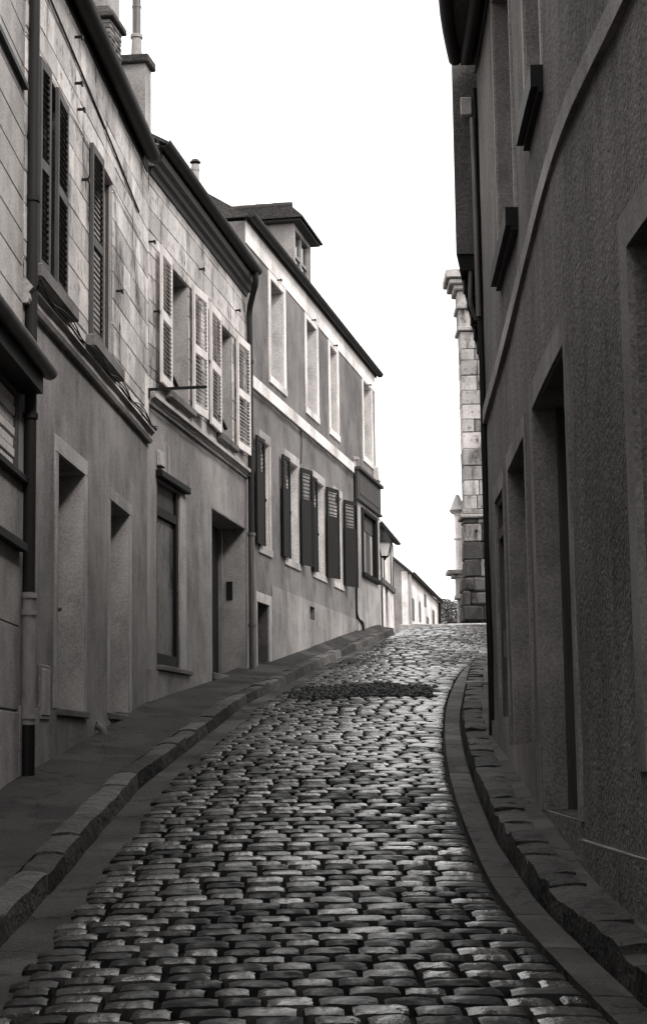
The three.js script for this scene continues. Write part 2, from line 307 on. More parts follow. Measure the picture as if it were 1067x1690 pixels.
function lining(parent, h, d, m) { part(parent, 'reveal', plain(h[1] - 0.012, h[1] - 0.002, h[2] + 0.002, h[3] - 0.002, d, -0.004), m); part(parent, 'reveal', plain(h[0] + 0.002, h[1] - 0.014, h[3] - 0.012, h[3] - 0.002, d, -0.004), m); }
function pipe(parent, name, pts, r, m, collars = []) {
  const p = part(parent, name, tube(pts, r, 12, Math.max(8, pts.length * 8)), m);
  for (const [x, y, z] of collars) part(p, 'collar', cyl(r * 1.25, r * 1.25, 0.05, x, y, z), m);
  return p;
}
function hook(parent, u, y, m = M.iron) { part(parent, 'shutter_stay', merge([plain(u - 0.012, u + 0.012, y - 0.012, y + 0.012, -0.02, 0.09), plain(u - 0.03, u + 0.03, y - 0.03, y + 0.015, 0.08, 0.1)]), m); }

// ================================================================== THE SETTING
structure(shade(new THREE.Mesh(ribbon(z => -160, z => 160, (x, z) => ht(z) - 0.12 - (z > 46 ? 0 : 0.25) + (z > 120 ? 0 : 0), -20, 300, 1, 40), M.ground)), 'ground', 'grey ground climbing beyond the houses');
const road = structure(new THREE.Mesh(ribbon(z => kerbL(z) - 0.02, z => kerbR(z) + 0.02, (x, z) => roadY(x, z) - 0.05, -2, 47, 0.4, 8), M.bed), 'road', 'steep cobbled street climbing between the houses');

// cobbles: worn pillow-topped stones
function settGeo(k) {
  const nx = 6, nz = 4, pos = [], idx = [], uv = [];
  const H = (x, z) => { const ex = 1 - Math.pow(Math.abs(x) * 2, 8) * 0.3, ez = 1 - Math.pow(Math.abs(z) * 2, 4) * 0.3; return 0.03 * Math.max(0, ex * ez) - 0.018 + 0.006 * n2(x * 3 + k * 7 + 20, z * 3 + k * 3 + 20, 5); };
  const wobx = (x, z) => x + 0.05 * n2(x * 2 + k * 11 + 9, z * 2 + 30, 8), wobz = (x, z) => z + 0.08 * n2(x * 2 + 50, z * 2 + k * 5 + 9, 9);
  for (let j = 0; j <= nz; j++) for (let i = 0; i <= nx; i++) { const cx = i / nx - 0.5, cz = j / nz - 0.5; pos.push(wobx(cx, cz), H(cx, cz), wobz(cx, cz)); uv.push(cx * 0.3 + k * 0.37, cz * 0.24 + k * 0.21); }
  for (let j = 0; j < nz; j++) for (let i = 0; i < nx; i++) { const a = j * (nx + 1) + i, b = a + nx + 1; idx.push(a, b, b + 1, a, b + 1, a + 1); }
  const ring = []; for (let i = 0; i <= nx; i++) ring.push(i); for (let j = 1; j <= nz; j++) ring.push(j * (nx + 1) + nx); for (let i = nx - 1; i >= 0; i--) ring.push(nz * (nx + 1) + i); for (let j = nz - 1; j >= 1; j--) ring.push(j * (nx + 1));
  const base = pos.length / 3, N = ring.length; ring.forEach(q => { pos.push(pos[q * 3], pos[q * 3 + 1], pos[q * 3 + 2]); uv.push(uv[q * 2], uv[q * 2 + 1]); }); ring.forEach(q => { pos.push(pos[q * 3] * 1.02, -0.07, pos[q * 3 + 2] * 1.03); uv.push(uv[q * 2], uv[q * 2 + 1] + 0.07); });
  ring.forEach((q, i) => { const n = (i + 1) % N; idx.push(base + i, base + n, base + N + n, base + i, base + N + n, base + N + i); });
  const g = new THREE.BufferGeometry(); g.setAttribute('position', new THREE.Float32BufferAttribute(pos, 3)); g.setAttribute('uv', new THREE.Float32BufferAttribute(uv, 2)); g.setIndex(idx); g.computeVertexNormals(); return g;
}
const inPatch = (x, z) => z > 24.35 + 1.1 * n2(x * 2.2 + 40, 3, 52) && z < 26.9 + 1.1 * n2(x * 2.4 + 60, 9, 53) && x > slabL(z) + 0.2 + 0.5 * n2(z * 2 + 20, 7, 54) && x < slabR(z) - 0.24;
const settGeos = [0, 1, 2, 3, 4, 5, 6, 7].map(settGeo);
{
  const rest = M.setts.map(() => []), dummy = new THREE.Object3D(); let single = 0;
  for (let z = 6.9, r = 0; z < 46.4; r++) {
    const pitch = rr(0.178, 0.206), zc = z + pitch / 2; z += pitch;
    const dx = (slabR(zc + 1) + slabL(zc + 1) - slabR(zc - 1) - slabL(zc - 1)) / 4, xc = (slabR(zc) + slabL(zc)) / 2;
        let x = slabL(zc) + rr(-0.045, 0.045); const xe = slabR(zc) - 0.015;
    while (x < xe - 0.07) {
      let w = rr(0.18, 0.28); if (xe - x - w < 0.12) w = xe - x;
      const cx = x + w / 2, zz = zc - dx * (cx - xc) * 0.8 + 0.03 * n2(cx * 0.6 + 70, r * 0.05 + 5, 12) + rr(-0.005, 0.005);
      x += w;
      if (inPatch(cx, zz)) continue;
      const e = 0.1, sl = (roadY(cx, zz + e) - roadY(cx, zz - e)) / (2 * e), sx = (roadY(cx + e, zz) - roadY(cx - e, zz)) / (2 * e);
      dummy.position.set(cx, roadY(cx, zz) + rr(-0.004, 0.004), -zz);
      dummy.rotation.set(Math.atan(sl) + rr(-0.03, 0.03), Math.atan(-dx) * 0.8 + rr(-0.022, 0.022), Math.atan(sx) + rr(-0.025, 0.025));
      dummy.scale.set(w - rr(0.02, 0.05), rr(0.9, 1.15), pitch - rr(0.04, 0.058));
      const t = clamp(0.5 + 0.9 * n2(cx * 0.8 + 9, zz * 0.5 + 9, 44) + rr(-0.45, 0.45), 0, 0.999), mi = Math.floor(t * 5), gi = Math.floor(rnd() * 8);
      if (single < 300 && zz > 7.3) { const s = part(road, 'cobble', settGeos[gi], M.setts[mi]); s.position.copy(dummy.position); s.rotation.copy(dummy.rotation); s.scale.copy(dummy.scale); single++; }
      else { dummy.updateMatrix(); rest[mi].push(settGeos[gi].clone().applyMatrix4(dummy.matrix)); }
    }
  }
  rest.forEach((a, i) => { if (a.length) { const o = part(road, 'cobble_field', mergeGeometries(a), M.setts[i]); o.userData.kind = 'stuff'; } });
  // rough band of small dark stones set across the street
  const pebble = [0, 1, 2].map(k => { const g = new THREE.IcosahedronGeometry(0.5, 1); return warp(g, v => v.multiplyScalar(1 + 0.5 * n2(v.x * 2 + k * 9 + 30, v.y * 2 + v.z * 3 + 30, 15))); });
  const peb = [];
  for (let zz = 23.6; zz < 27.8; zz += 0.075) for (let x = slabL(zz) + 0.02 + rr(0, 0.08); x < slabR(zz) - 0.15; x += rr(0.06, 0.12)) {
    if (!inPatch(x, zz)) continue;
    dummy.position.set(x, roadY(x, zz) - 0.012 + rr(-0.012, 0.012), -zz + rr(-0.02, 0.02)); dummy.rotation.set(rr(0, 3), rr(0, 3), rr(0, 3)); dummy.scale.setScalar(rr(0.06, 0.1)); dummy.updateMatrix();
    peb.push(pebble[Math.floor(rnd() * 3)].clone().applyMatrix4(dummy.matrix));
  }
  const o = part(road, 'rubble_setts', merge(peb), M.setts[0]); o.userData.kind = 'stuff';
}
// rough stones along a line: kerb stones and gutter slabs, one mesh each
function along(parent, name, z0, z1, len, xa, xb, ya, yb, mats, o = {}) {
  const { c = 0.02, jit = 0.008, gap = 0.01, nz = 3, ends = 0 } = o;
  for (let z = z0; z < z1;) {
    const L = Math.min(rr(...len), z1 - z); const a = z, b = z + L - gap; z += L;
    const g = new THREE.BoxGeometry(1, 1, 1, 3, 2, nz).toNonIndexed(); g.deleteAttribute('normal');
    const k = rnd() * 90, dz0 = rr(-ends, ends), dy = rr(-jit, jit);
    const m = mergeVertices((g.deleteAttribute('uv'), g), 1e-4);
    const p = m.attributes.position;
    for (let i = 0; i < p.count; i++) {
      let x = p.getX(i), y = p.getY(i), zz = p.getZ(i);
      const edge = (Math.abs(x) > 0.49 ? 1 : 0) + (Math.abs(zz) > 0.49 ? 1 : 0);
      const Z = a + (0.5 + zz * (Math.abs(zz) > 0.49 ? 1 : 1)) * (b - a);
      const X = xa(Z) + (0.5 + x) * (xb(Z) - xa(Z)) + jit * 1.6 * n2(Z * 5 + k + 40, y * 4 + x * 3 + 40, 18);
      const top = yb(X, Z), bot = ya(X, Z);
      let Y = bot + (0.5 + y) * (top - bot) + dy * (y > 0 ? 1 : 0);
      if (y > 0.49) Y += jit * 1.4 * n2(X * 8 + k + 60, Z * 6 + 60, 19) - (Math.abs(x) > 0.49 ? c * 0.35 : 0) - (Math.abs(zz) > 0.49 ? c * 0.12 : 0);
      p.setXYZ(i, X + (y > 0.49 && Math.abs(x) > 0.49 ? -Math.sign(x) * c * 0.5 : 0), Y, -Z);
    }
    let gg = toCreasedNormals(m, 0.55); gg = boxUV(gg, k, k * 0.7);
    part(parent, name, gg, mats[Math.floor(rnd() * mats.length)]);
  }
}
const pavL = structure(new THREE.Group(), 'pavement_left', 'worn dark asphalt pavement along the left houses');
part(pavL, 'asphalt', ribbon(z => wallL(z) - 0.15, z => kerbL(z) - 0.2, (x, z, t) => ht(z) + 0.125 + 0.06 * (1 - t) + (z > 30 ? 0.1 * clamp((z - 30) / 6) * (1 - t) : 0) + 0.012 * n2(x * 2 + 30, z * 1.5, 23), -2, 41.2, 0.3, 6), M.tar);
const kL = structure(new THREE.Group(), 'kerb_left', 'rough stone kerb of the left pavement');
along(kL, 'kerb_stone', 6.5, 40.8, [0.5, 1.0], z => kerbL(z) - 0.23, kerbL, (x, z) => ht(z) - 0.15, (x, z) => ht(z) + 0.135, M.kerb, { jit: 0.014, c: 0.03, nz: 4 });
const gL = structure(new THREE.Group(), 'gutter_left', 'smooth cement gutter strip at the foot of the left kerb');
part(gL, 'cement_strip', ribbon(z => kerbL(z) - 0.03, z => slabL(z) + 0.07, (x, z, t) => roadY(x, z) - 0.012 - 0.006 * t + 0.008 * n2(x * 4 + 9, z * 2, 25), -2, 41.5, 0.3, 4), M.concrete);
const gR = structure(new THREE.Group(), 'gutter_right', 'cut stone gutter slabs curving along the right kerb');
along(gR, 'gutter_slab', 6.5, 33.2, [0.9, 1.3], z => slabR(z) + 0.008, z => kerbR(z) - 0.004, (x, z) => ht(z) - 0.12, (x, z) => roadY(x, z) + 0.004, M.gutterStone, { jit: 0.004, c: 0.008, nz: 4 });
const kR = structure(new THREE.Group(), 'kerb_right', 'broken rough stone kerb of the right pavement');
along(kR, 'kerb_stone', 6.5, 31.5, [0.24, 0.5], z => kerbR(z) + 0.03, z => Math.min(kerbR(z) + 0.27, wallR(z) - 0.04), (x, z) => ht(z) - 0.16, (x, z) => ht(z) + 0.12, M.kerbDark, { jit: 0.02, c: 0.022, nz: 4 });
const pavR = structure(new THREE.Group(), 'pavement_right', 'narrow patched cement pavement at the foot of the right wall');
part(pavR, 'cement', ribbon(z => kerbR(z) + 0.22, z => wallR(z) + 0.9, (x, z, t) => ht(z) + 0.1 + 0.045 * t + 0.014 * n2(x * 3 + 8, z * 1.6, 27), -2, 33, 0.25, 5), M.concrete);
// low kerb across the top of the climb
structure(new THREE.Mesh(cbox(2.0, 5.4, 3.2, 3.47, -47.6, -47.2, 0.02), M.church[3]), 'kerb_crossing', 'pale low kerb crossing the top of the street');

// ================================================================== LEFT SIDE
// ---- pale shop house at the left edge
{
  const g = house([-2.70, 10], [-2.66, 15.22], 'shop_house', 'pale jointed house with a dark shop canopy and white slatted boards');
  const L = g.L;
  const w = part(g, 'wall', wallGeo(-15.5, L, -4, 9, [[1.3, 5.05, 2.5, 3.15]], 0.35, 0.5, 0.004, 41), M.mortar);
  ashlar(w, 3.6, L, 3.72, 8.9, [], 0.315, 1.6, M.panel, 0.014, 'stone_block', 0.008, 0.001);
  ashlar(w, 3.6, L, 0.42, 2.44, [], 0.675, 1.9, M.panel, 0.014, 'stone_block', 0.01, 0.001);
  ashlar(w, 3.6, L, -0.6, 0.41, [], 1.0, 1.9, M.panel, 0.02, 'stone_block', 0.01, 0.001);
  part(g, 'canopy', merge([plain(1.02, L + 0.02, 3.2, 3.47, 0.002, 0.2)]), M.darkWood, 'dark boxed shop canopy');
  const tr = part(g, 'canopy_gutter', halfGutter(0.075, L - 0.9).translate(1.02, 3.42, 0.24), M.zincPale);
  part(g, 'window_sill', cbox(1.1, L + 0.12, 2.4, 2.47, -0.1, 0.07, 0.01), M.iron);
  for (let i = 0; i < 7; i++) part(g, 'slat', cbox(1.32, 5.03, 2.5 + i * 0.093, 2.586 + i * 0.093, -0.06, -0.02 + 0.012 * (i % 2), 0.008), M.paleWood);
  part(g, 'iron_bar', plain(3.6, L - 0.05, 5.98, 6.03, 0.02, 0.06), M.iron);
  part(g, 'iron_bracket', plain(3.6, L - 0.04, 1.79, 1.86, 0.02, 0.09), M.iron);
  part(g, 'side_wall', merge([plain(-15.5, -15.2, -4, 9, -7, -0.37), plain(L - 0.3, L - 0.002, -2, 9, -7, -0.37), plain(-15.2, L - 0.3, -4, 9, -7, -6.7)]), M.plaster);
  part(g, 'roof', prism([[0.25, 9.0], [-3.5, 11.2], [-7.2, 9.0]], -15.5, L), M.tile);
  pipe(g, 'downpipe', [[L + 0.13, 9.0, 0.07], [L + 0.13, 6, 0.07], [L + 0.13, 3.6, 0.07], [L + 0.13, 1.45, 0.07]], 0.055, M.zinc, [[L + 0.13, 5.0, 0.07], [L + 0.13, 3.0, 0.07]]);
  pipe(g, 'pipe_foot', [[L + 0.13, 0.3, 0.07], [L + 0.13, 0.1, 0.07], [L + 0.13, -0.3, 0.07]], 0.066, M.iron);
  pipe(g, 'standpipe', [[L + 0.13, 1.45, 0.07], [L + 0.13, 0.9, 0.07], [L + 0.13, 0.3, 0.07]], 0.062, M.ironPale, [[L + 0.13, 1.4, 0.07], [L + 0.13, 1.25, 0.07], [L + 0.13, 0.35, 0.07]]);
  shade(g);
}
// ---- stone house with louvred grey shutters
{
  const g = house([-2.64, 15.42], [-2.262, 22.367], 'stone_house', 'weathered stone upper floor over grey render, louvred shutters and two deep doorways');
  const L = g.L, du = 0.08; // facade measures start 8 cm up the street
  const W1 = [0.14 + du, 1.5 + du, 4.46, 6.52], W2 = [2.77 + du, 4.23 + du, 4.44, 6.62], D1 = [1.3 + du, 2.65 + du, 0.48, 2.94], D2 = [4.17 + du, 5.48 + du, 0.5, 2.9];
  const w = part(g, 'wall', wallGeo(-0.25, L, -1, 8, [W1, W2, D1, D2], 0.36, 0.4, 0.006, 51), M.plaster);
  ashlar(w, -0.2, L - 0.002, 4.27, 7.9, [W1, W2], 0.335, 0.62, M.ashlar, 0.014, 'stone_block', 0.006, 0.003);
  part(g, 'string_course', prism([[-0.05, 4.03], [0.05, 4.03], [0.07, 4.07], [0.06, 4.13], [0.1, 4.17], [0.03, 4.26], [-0.05, 4.265]], -0.2, L + 0.02), M.surround);
  for (let k = 0; k < 4; k++) { const pts = []; for (let i = 0; i <= 14; i++) pts.push([-0.1 + (L + 0.1) * i / 14, 4.2 + k * 0.02 - 0.025 * Math.abs(Math.sin(i * 1.1 + k)) - 0.02 * k * (i % 3 === 1 ? 1 : 0), 0.115 + 0.008 * k]); part(g, 'cable', tube(pts, 0.007, 5, 60), M.cable); }
  // windows and shutters
  windowUnit(g, W1[0], W1[1], W1[2], W1[3], -0.2, M.doorGrey, 1, 2); windowUnit(g, W2[0], W2[1], W2[2], W2[3], -0.24, M.doorGrey, 1, 2);
  for (const W of [W1, W2]) part(g, 'window_sill', cbox(W[0] - 0.18, W[1] + 0.18, W[2] - 0.13, W[2] + 0.005, -0.2, 0.13, 0.012, 0.003), M.mortar);
  const zones = h => [[0.09, h / 2 - 0.05], [h / 2 + 0.05, h - 0.09]];
  let s = shutter(g, 0.36, 2.02, M.shutterGrey, zones(2.02), false); s.position.set(W1[0] + 0.02, W1[2] + 0.02, 0.045); s.rotation.y = -0.06;
  s = shutter(g, 0.56, 2.02, M.shutterGrey, zones(2.02), false); s.position.set(W1[1] - 0.58, W1[2] + 0.02, 0.05); s.rotation.y = 0.02;
  s = shutter(g, 0.58, 2.14, M.shutterGrey, zones(2.14), false); s.position.set(W2[0], W2[2] + 0.02, 0.04); s.rotation.y = -0.03;
  s = shutter(g, 0.2, 2.14, M.shutterGrey, zones(2.14), false); s.position.set(W2[1] - 0.02, W2[2] + 0.02, -0.05); s.rotation.y = -0.12;
  for (const h of [D1, D2]) lining(g, h, -0.265, M.surround); lining(g, W2, -0.235, M.surround);
  // doorways
  for (const [D, t] of [[D1, 3.11], [D2, 3.05]]) {
    part(g, 'door_surround', merge([cbox(D[0] - 0.15, D[0] + 0.002, D[2], D[3], -0.02, 0.012, 0.005), cbox(D[1] - 0.002, D[1] + 0.14, D[2], D[3], -0.02, 0.012, 0.005), cbox(D[0] - 0.15, D[1] + 0.14, D[3] + 0.001, t, -0.02, 0.012, 0.005)]), M.surround);
    const d = part(g, 'door', merge([plain(D[0], D[1], D[2], D[3], -0.32, -0.27), ...[0.15, 0.75, 1.4].flatMap(y => [cbox(D[0] + 0.12, (D[0] + D[1]) / 2 - 0.06, D[2] + y, D[2] + y + 0.5, -0.28, -0.25, 0.015), cbox((D[0] + D[1]) / 2 + 0.06, D[1] - 0.12, D[2] + y, D[2] + y + 0.5, -0.28, -0.25, 0.015)])]), M.darkWood);
    part(d, 'handle', new THREE.SphereGeometry(0.03, 10, 8).translate(D[1] - 0.18, D[2] + 1.05, -0.22), M.zincPale);
    part(g, 'door_sill', cbox(D[0] - 0.08, D[1] + 0.08, D[2] - 0.07, D[2] + 0.004, -0.3, 0.05, 0.01), M.mortar);
  }
  part(g, 'plinth', wallGeo(-0.2, D1[0] - 0.1, -1, 0.46, [], 0.04, 0.3, 0.006, 57).translate(0, 0, 0.025), M.plasterWarm);
  part(g, 'plinth', wallGeo(D1[0] - 0.1, D2[0] - 0.1, -1, 0.4, [], 0.04, 0.3, 0.006, 58).translate(0, 0, 0.024), M.plasterWarm);
  part(g, 'plinth', wallGeo(D2[0] - 0.1, L - 0.003, -1, 0.42, [], 0.04, 0.3, 0.006, 59).translate(0, 0, 0.023), M.plasterWarm);
  const mb = part(g, 'meter_box', cbox(0.47 + du, 0.87 + du, 0.36, 0.86, 0.0, 0.035, 0.008), M.plasterWarm); part(mb, 'door_panel', cbox(0.5 + du, 0.84 + du, 0.4, 0.82, 0.03, 0.042, 0.004), M.surround);
  part(g, 'quoin', cbox(L - 0.28, L - 0.004, 4.04, 4.9, -0.02, 0.022, 0.006), M.white);
  part(g, 'drain_spout', tube([[3.3, 0.36, 0.02], [3.34, 0.3, 0.09], [3.4, 0.05, 0.11]], 0.04, 8, 10), M.mortar);
  part(g, 'vent_grille', cbox(3.05, 3.27, 0.02, 0.2, 0.0, 0.035, 0.006), M.iron);
  for (const [u, y] of [[1.95, 7.45], [1.96, 6.95], [2.1, 6.72], [2.34, 6.04], [4.45, 5.4]]) hook(g, u + du, y);
  part(g, 'cable', tube([[-0.1, 7.35, 0.03], [2, 7.2, 0.03], [4, 7.05, 0.03], [6.1, 6.85, 0.03]], 0.012, 6, 40), M.cable);
  part(g, 'gutter', halfGutter(0.1, L - 0.15).translate(-0.25, 7.78, 0.13), M.zinc);
  part(g, 'eaves_board', cbox(-0.25, L - 0.12, 7.62, 7.98, 0.0, 0.028, 0.006), M.darkWood);
  shell(g, L, -1, 8, M.plaster);
  part(g, 'roof', prism([[0.2, 7.86], [-3.6, 9.7], [-7.2, 7.9]], -0.25, L - 0.2), M.tile);
  shade(g);
}
// ---- house with the open white shutters
{
  const g = house([-2.262, 22.367], [-1.263, 28.813], 'shuttered_house', 'stone fronted house with open white louvred shutters above a tall dark shop door');
  const L = g.L;
  const W3 = [1.02, 2.3, 4.93, 6.73], W4 = [4.23, 5.32, 4.93, 6.71], S = [0.5, 1.76, 1.2, 3.62], D3 = [3.82, 6.38, 1.24, 3.72];
  const w = part(g, 'wall', wallGeo(0, L, 0, 8.0, [W3, W4, S, D3], 0.48, 0.4, 0.006, 61), M.plasterWarm);
  ashlar(w, 0.003, L - 0.003, 4.74, 7.66, [W3, W4], 0.31, 0.58, M.ashlar, 0.014, 'stone_block', 0.006, 0.003);
  part(g, 'string_course', prism([[-0.05, 4.56], [0.03, 4.56], [0.05, 4.62], [0.1, 4.65], [0.1, 4.7], [0.0, 4.735], [-0.05, 4.735]], 0.02, L - 0.02), M.surround);
  for (let k = 0; k < 2; k++) { const pts = []; for (let i = 0; i <= 10; i++) pts.push([0.05 + (L - 0.1) * i / 10, 4.6 - 0.02 * k - 0.02 * (i % 2), 0.08 + 0.01 * k]); part(g, 'cable', tube(pts, 0.008, 5, 40), M.cable); }
  windowUnit(g, W3[0], W3[1], W3[2], W3[3], -0.26, M.doorGrey, 1, 2); windowUnit(g, W4[0], W4[1], W4[2], W4[3], -0.26, M.doorGrey, 1, 2);
  for (const W of [W3, W4]) { part(g, 'window_sill', cbox(W[0] - 0.1, W[1] + 0.14, W[2] - 0.11, W[2] + 0.005, -0.2, 0.1, 0.012, 0.003), M.mortar);
    part(g, 'window_bar', tube([[W[0] + 0.05, W[2] + 0.35, -0.1], [W[0] + 0.3, W[2] + 0.3, -0.02], [W[0] + 0.55, W[2] + 0.16, 0.02]], 0.03, 8, 8), M.iron); }
  const zones = h => [[0.12, h * 0.5 - 0.06], [h * 0.5 + 0.06, h - 0.12]];
  for (const [u, wd, ry] of [[0.34, 0.68, 0.04], [2.33, 0.72, -0.06], [3.37, 0.82, 0.03], [5.44, 0.82, -0.05]]) {
    const s = shutter(g, wd, 1.86, M.paleWood, zones(1.86), false, M.paleWood, 0.06, 0.06); s.position.set(u, 4.91, 0.075 + (ry < 0 ? 0 : wd * ry)); s.rotation.y = ry;
    hook(g, u + (ry < 0 ? wd + 0.05 : -0.05), 5.85);
  }
  lining(g, D3, -0.425, M.plasterPale); lining(g, W3, -0.255, M.surround); lining(g, W4, -0.255, M.surround);
  // shop door
  part(g, 'door_hood', cbox(0.44, 2.1, 3.66, 3.76, -0.02, 0.09, 0.012), M.darkWood);
  part(g, 'door_surround', cbox(S[1] - 0.002, 2.12, S[2], 3.64, -0.02, 0.014, 0.006), M.surround);
  const fr = part(g, 'shop_door', merge([plain(S[0], S[0] + 0.1, S[2], S[3], -0.16, -0.02), plain(S[1] - 0.1, S[1], S[2], S[3], -0.16, -0.02), plain(S[0] + 0.1, S[1] - 0.1, 3.18, 3.3, -0.16, -0.02), plain(S[0] + 0.1, S[1] - 0.1, S[2], S[2] + 0.16, -0.16, -0.02)]), M.darkWood);
  part(fr, 'transom_panel', cbox(S[0] + 0.1, S[1] - 0.1, 3.3, S[3], -0.1, -0.06, 0.006), M.greyWood);
  part(fr, 'door_panel', cbox(S[0] + 0.1, S[1] - 0.1, S[2] + 0.16, 3.18, -0.1, -0.07, 0.006), mat(0.13, { map: stoneC, rough: 0.25 }), 'mottled grey glazed panel');
  part(fr, 'handle', cbox(S[1] - 0.075, S[1] - 0.045, 2.25, 2.33, -0.03, 0.0, 0.005), M.zincPale);
  part(g, 'door_sill', cbox(S[0] - 0.02, 2.3, S[2] - 0.07, S[2] - 0.002, -0.2, 0.06, 0.01), M.mortar);
  part(g, 'plinth', wallGeo(0.01, D3[0] - 0.02, 0, 1.12, [], 0.03, 0.3, 0.006, 63).translate(0, 0, 0.022), M.plasterWarm);
  // deep doorway
  const d = part(g, 'door', plain(D3[0], D3[1], D3[2], D3[3], -0.47, -0.43), M.darkWood); part(d, 'handle', plain(D3[0] + 0.28, D3[0] + 0.31, 1.95, 2.25, -0.43, -0.39), M.ironPale);
  part(g, 'door_sill', cbox(D3[0] - 0.03, D3[1] + 0.03, D3[2] - 0.1, D3[2] + 0.004, -0.42, 0.04, 0.01), M.mortar);
  part(g, 'intercom', cbox(D3[1] - 0.04, D3[1] - 0.005, 2.55, 2.85, -0.32, -0.22, 0.006), M.iron);
  part(g, 'wall_box', cbox(0.48, 0.74, 3.82, 4.02, 0.0, 0.06, 0.008), M.surround); part(g, 'conduit', merge([plain(0.8, 0.83, 3.77, 4.15, 0.004, 0.02), plain(1.1, 1.13, 3.77, 4.2, 0.004, 0.02)]), M.surround);
  part(g, 'sign_bracket', merge([plain(-0.06, -0.03, 4.71, 4.745, 0.0, 0.8), plain(-0.09, 0.0, 4.62, 4.82, 0.0, 0.02), plain(-0.055, -0.035, 4.62, 4.71, 0.02, 0.05)]), M.iron);
  for (const [u, y] of [[0.05, 6.73], [2.98, 7.17], [2.94, 6.7], [5.62, 7.21]]) hook(g, u, y);
  part(g, 'cornice', prism([[-0.2, 7.66], [0.04, 7.66], [0.06, 7.72], [0.11, 7.74], [0.13, 7.8], [0.19, 7.82], [0.21, 7.9], [-0.2, 7.98]], 0.02, L - 0.04), M.doorGrey);
  part(g, 'gutter', halfGutter(0.09, L - 0.13).translate(-0.2, 8.02, 0.27), M.zinc);
  part(g, 'gutter_board', cbox(0.02, L - 0.35, 7.905, 8.0, 0.12, 0.2, 0.006), M.darkWood);
  const el = L - 0.5;
  pipe(g, 'downpipe', [[el, 7.95, 0.27], [el + 0.03, 7.78, 0.27], [el + 0.22, 7.62, 0.18], [L - 0.1, 7.4, 0.09], [L - 0.1, 7, 0.09], [L - 0.1, 5.5, 0.09], [L - 0.1, 3.65, 0.09]], 0.05, M.zinc, [[L - 0.1, 6.5, 0.09], [L - 0.1, 5.0, 0.09]]);
  pipe(g, 'standpipe', [[L - 0.1, 3.65, 0.09], [L - 0.1, 2.5, 0.09], [L - 0.1, 1.2, 0.09]], 0.055, M.zincPale, [[L - 0.1, 3.6, 0.09], [L - 0.1, 2.1, 0.09]]);
  shell(g, L, 0, 8, M.plaster);
  part(g, 'roof', prism([[0.24, 7.985], [-3.6, 10.1], [-7.2, 8.0]], 0.0, L - 0.05), M.tile);
  // rubble gable and verge at the near end
  part(g, 'gable', prism([[0.12, 7.75], [-3.6, 9.75], [-7.1, 7.9]], -0.012, 0.25), M.ashlar[4]);
  part(g, 'verge', prism([[0.34, 7.98], [0.34, 8.03], [-3.6, 10.2], [-3.6, 10.13]], -0.06, 0.2), M.tile);
  // brick chimney
  const bc = part(g, 'chimney', plain(1.02, 1.58, 7.9, 10.5, -1.48, -0.82), M.mortar, 'old brick chimney with a stone collar');
  const bricks = [[], [], []];
  for (let r = 0; r < 28; r++) { const y = 8.4 + r * 0.068, o = r % 2 ? 0.06 : 0;
    for (let i = -1; i < 6; i++) { const a = Math.max(-1.5, -1.5 + i * 0.13 + o), b = Math.min(-0.8, -1.5 + i * 0.13 + 0.12 + o); if (b - a > 0.03) bricks[Math.floor(rnd() * 3)].push(cbox(1.0 + rr(-0.006, 0.006), 1.2, y, y + 0.058, a, b, 0.006)); }
    for (let i = -1; i < 7; i++) { const a = Math.max(1.01, 1.01 + i * 0.13 + o), b = Math.min(1.6, 1.01 + i * 0.13 + 0.12 + o); if (b - a > 0.03) bricks[Math.floor(rnd() * 3)].push(cbox(a, b, y + 0.002, y + 0.056, -1.0, -0.79 + rr(-0.006, 0.006), 0.006)); } }
  bricks.forEach((b, i) => { const o = part(bc, 'brickwork', merge(b), M.brick[i]); o.userData.kind = 'stuff'; });
  part(bc, 'collar', cbox(0.93, 1.67, 10.3, 10.4, -1.57, -0.73, 0.015, 0.006), M.tile);
  part(bc, 'upper_stack', cbox(1.02, 1.58, 10.4, 11.8, -1.5, -0.82, 0.01), M.plasterPale);
  const ch = part(g, 'chimney', plain(2.66, 3.0, 8.2, 10.3, -1.1, -0.72), M.plasterPale, 'plastered chimney with a tall metal flue');
  part(ch, 'cap', cbox(2.6, 3.06, 10.3, 10.44, -1.16, -0.66, 0.02, 0.006), M.tile);
  part(ch, 'pot', merge([cyl(0.085, 0.075, 0.34, 2.83, 10.44, -0.9), cyl(0.095, 0.095, 0.05, 2.83, 10.77, -0.9)]), M.plasterPale);
  part(ch, 'flue', merge([cyl(0.066, 0.066, 2.4, 2.83, 10.8, -0.9), cyl(0.072, 0.072, 0.03, 2.83, 11.25, -0.9)]), M.zincPale);
  shade(g);
}
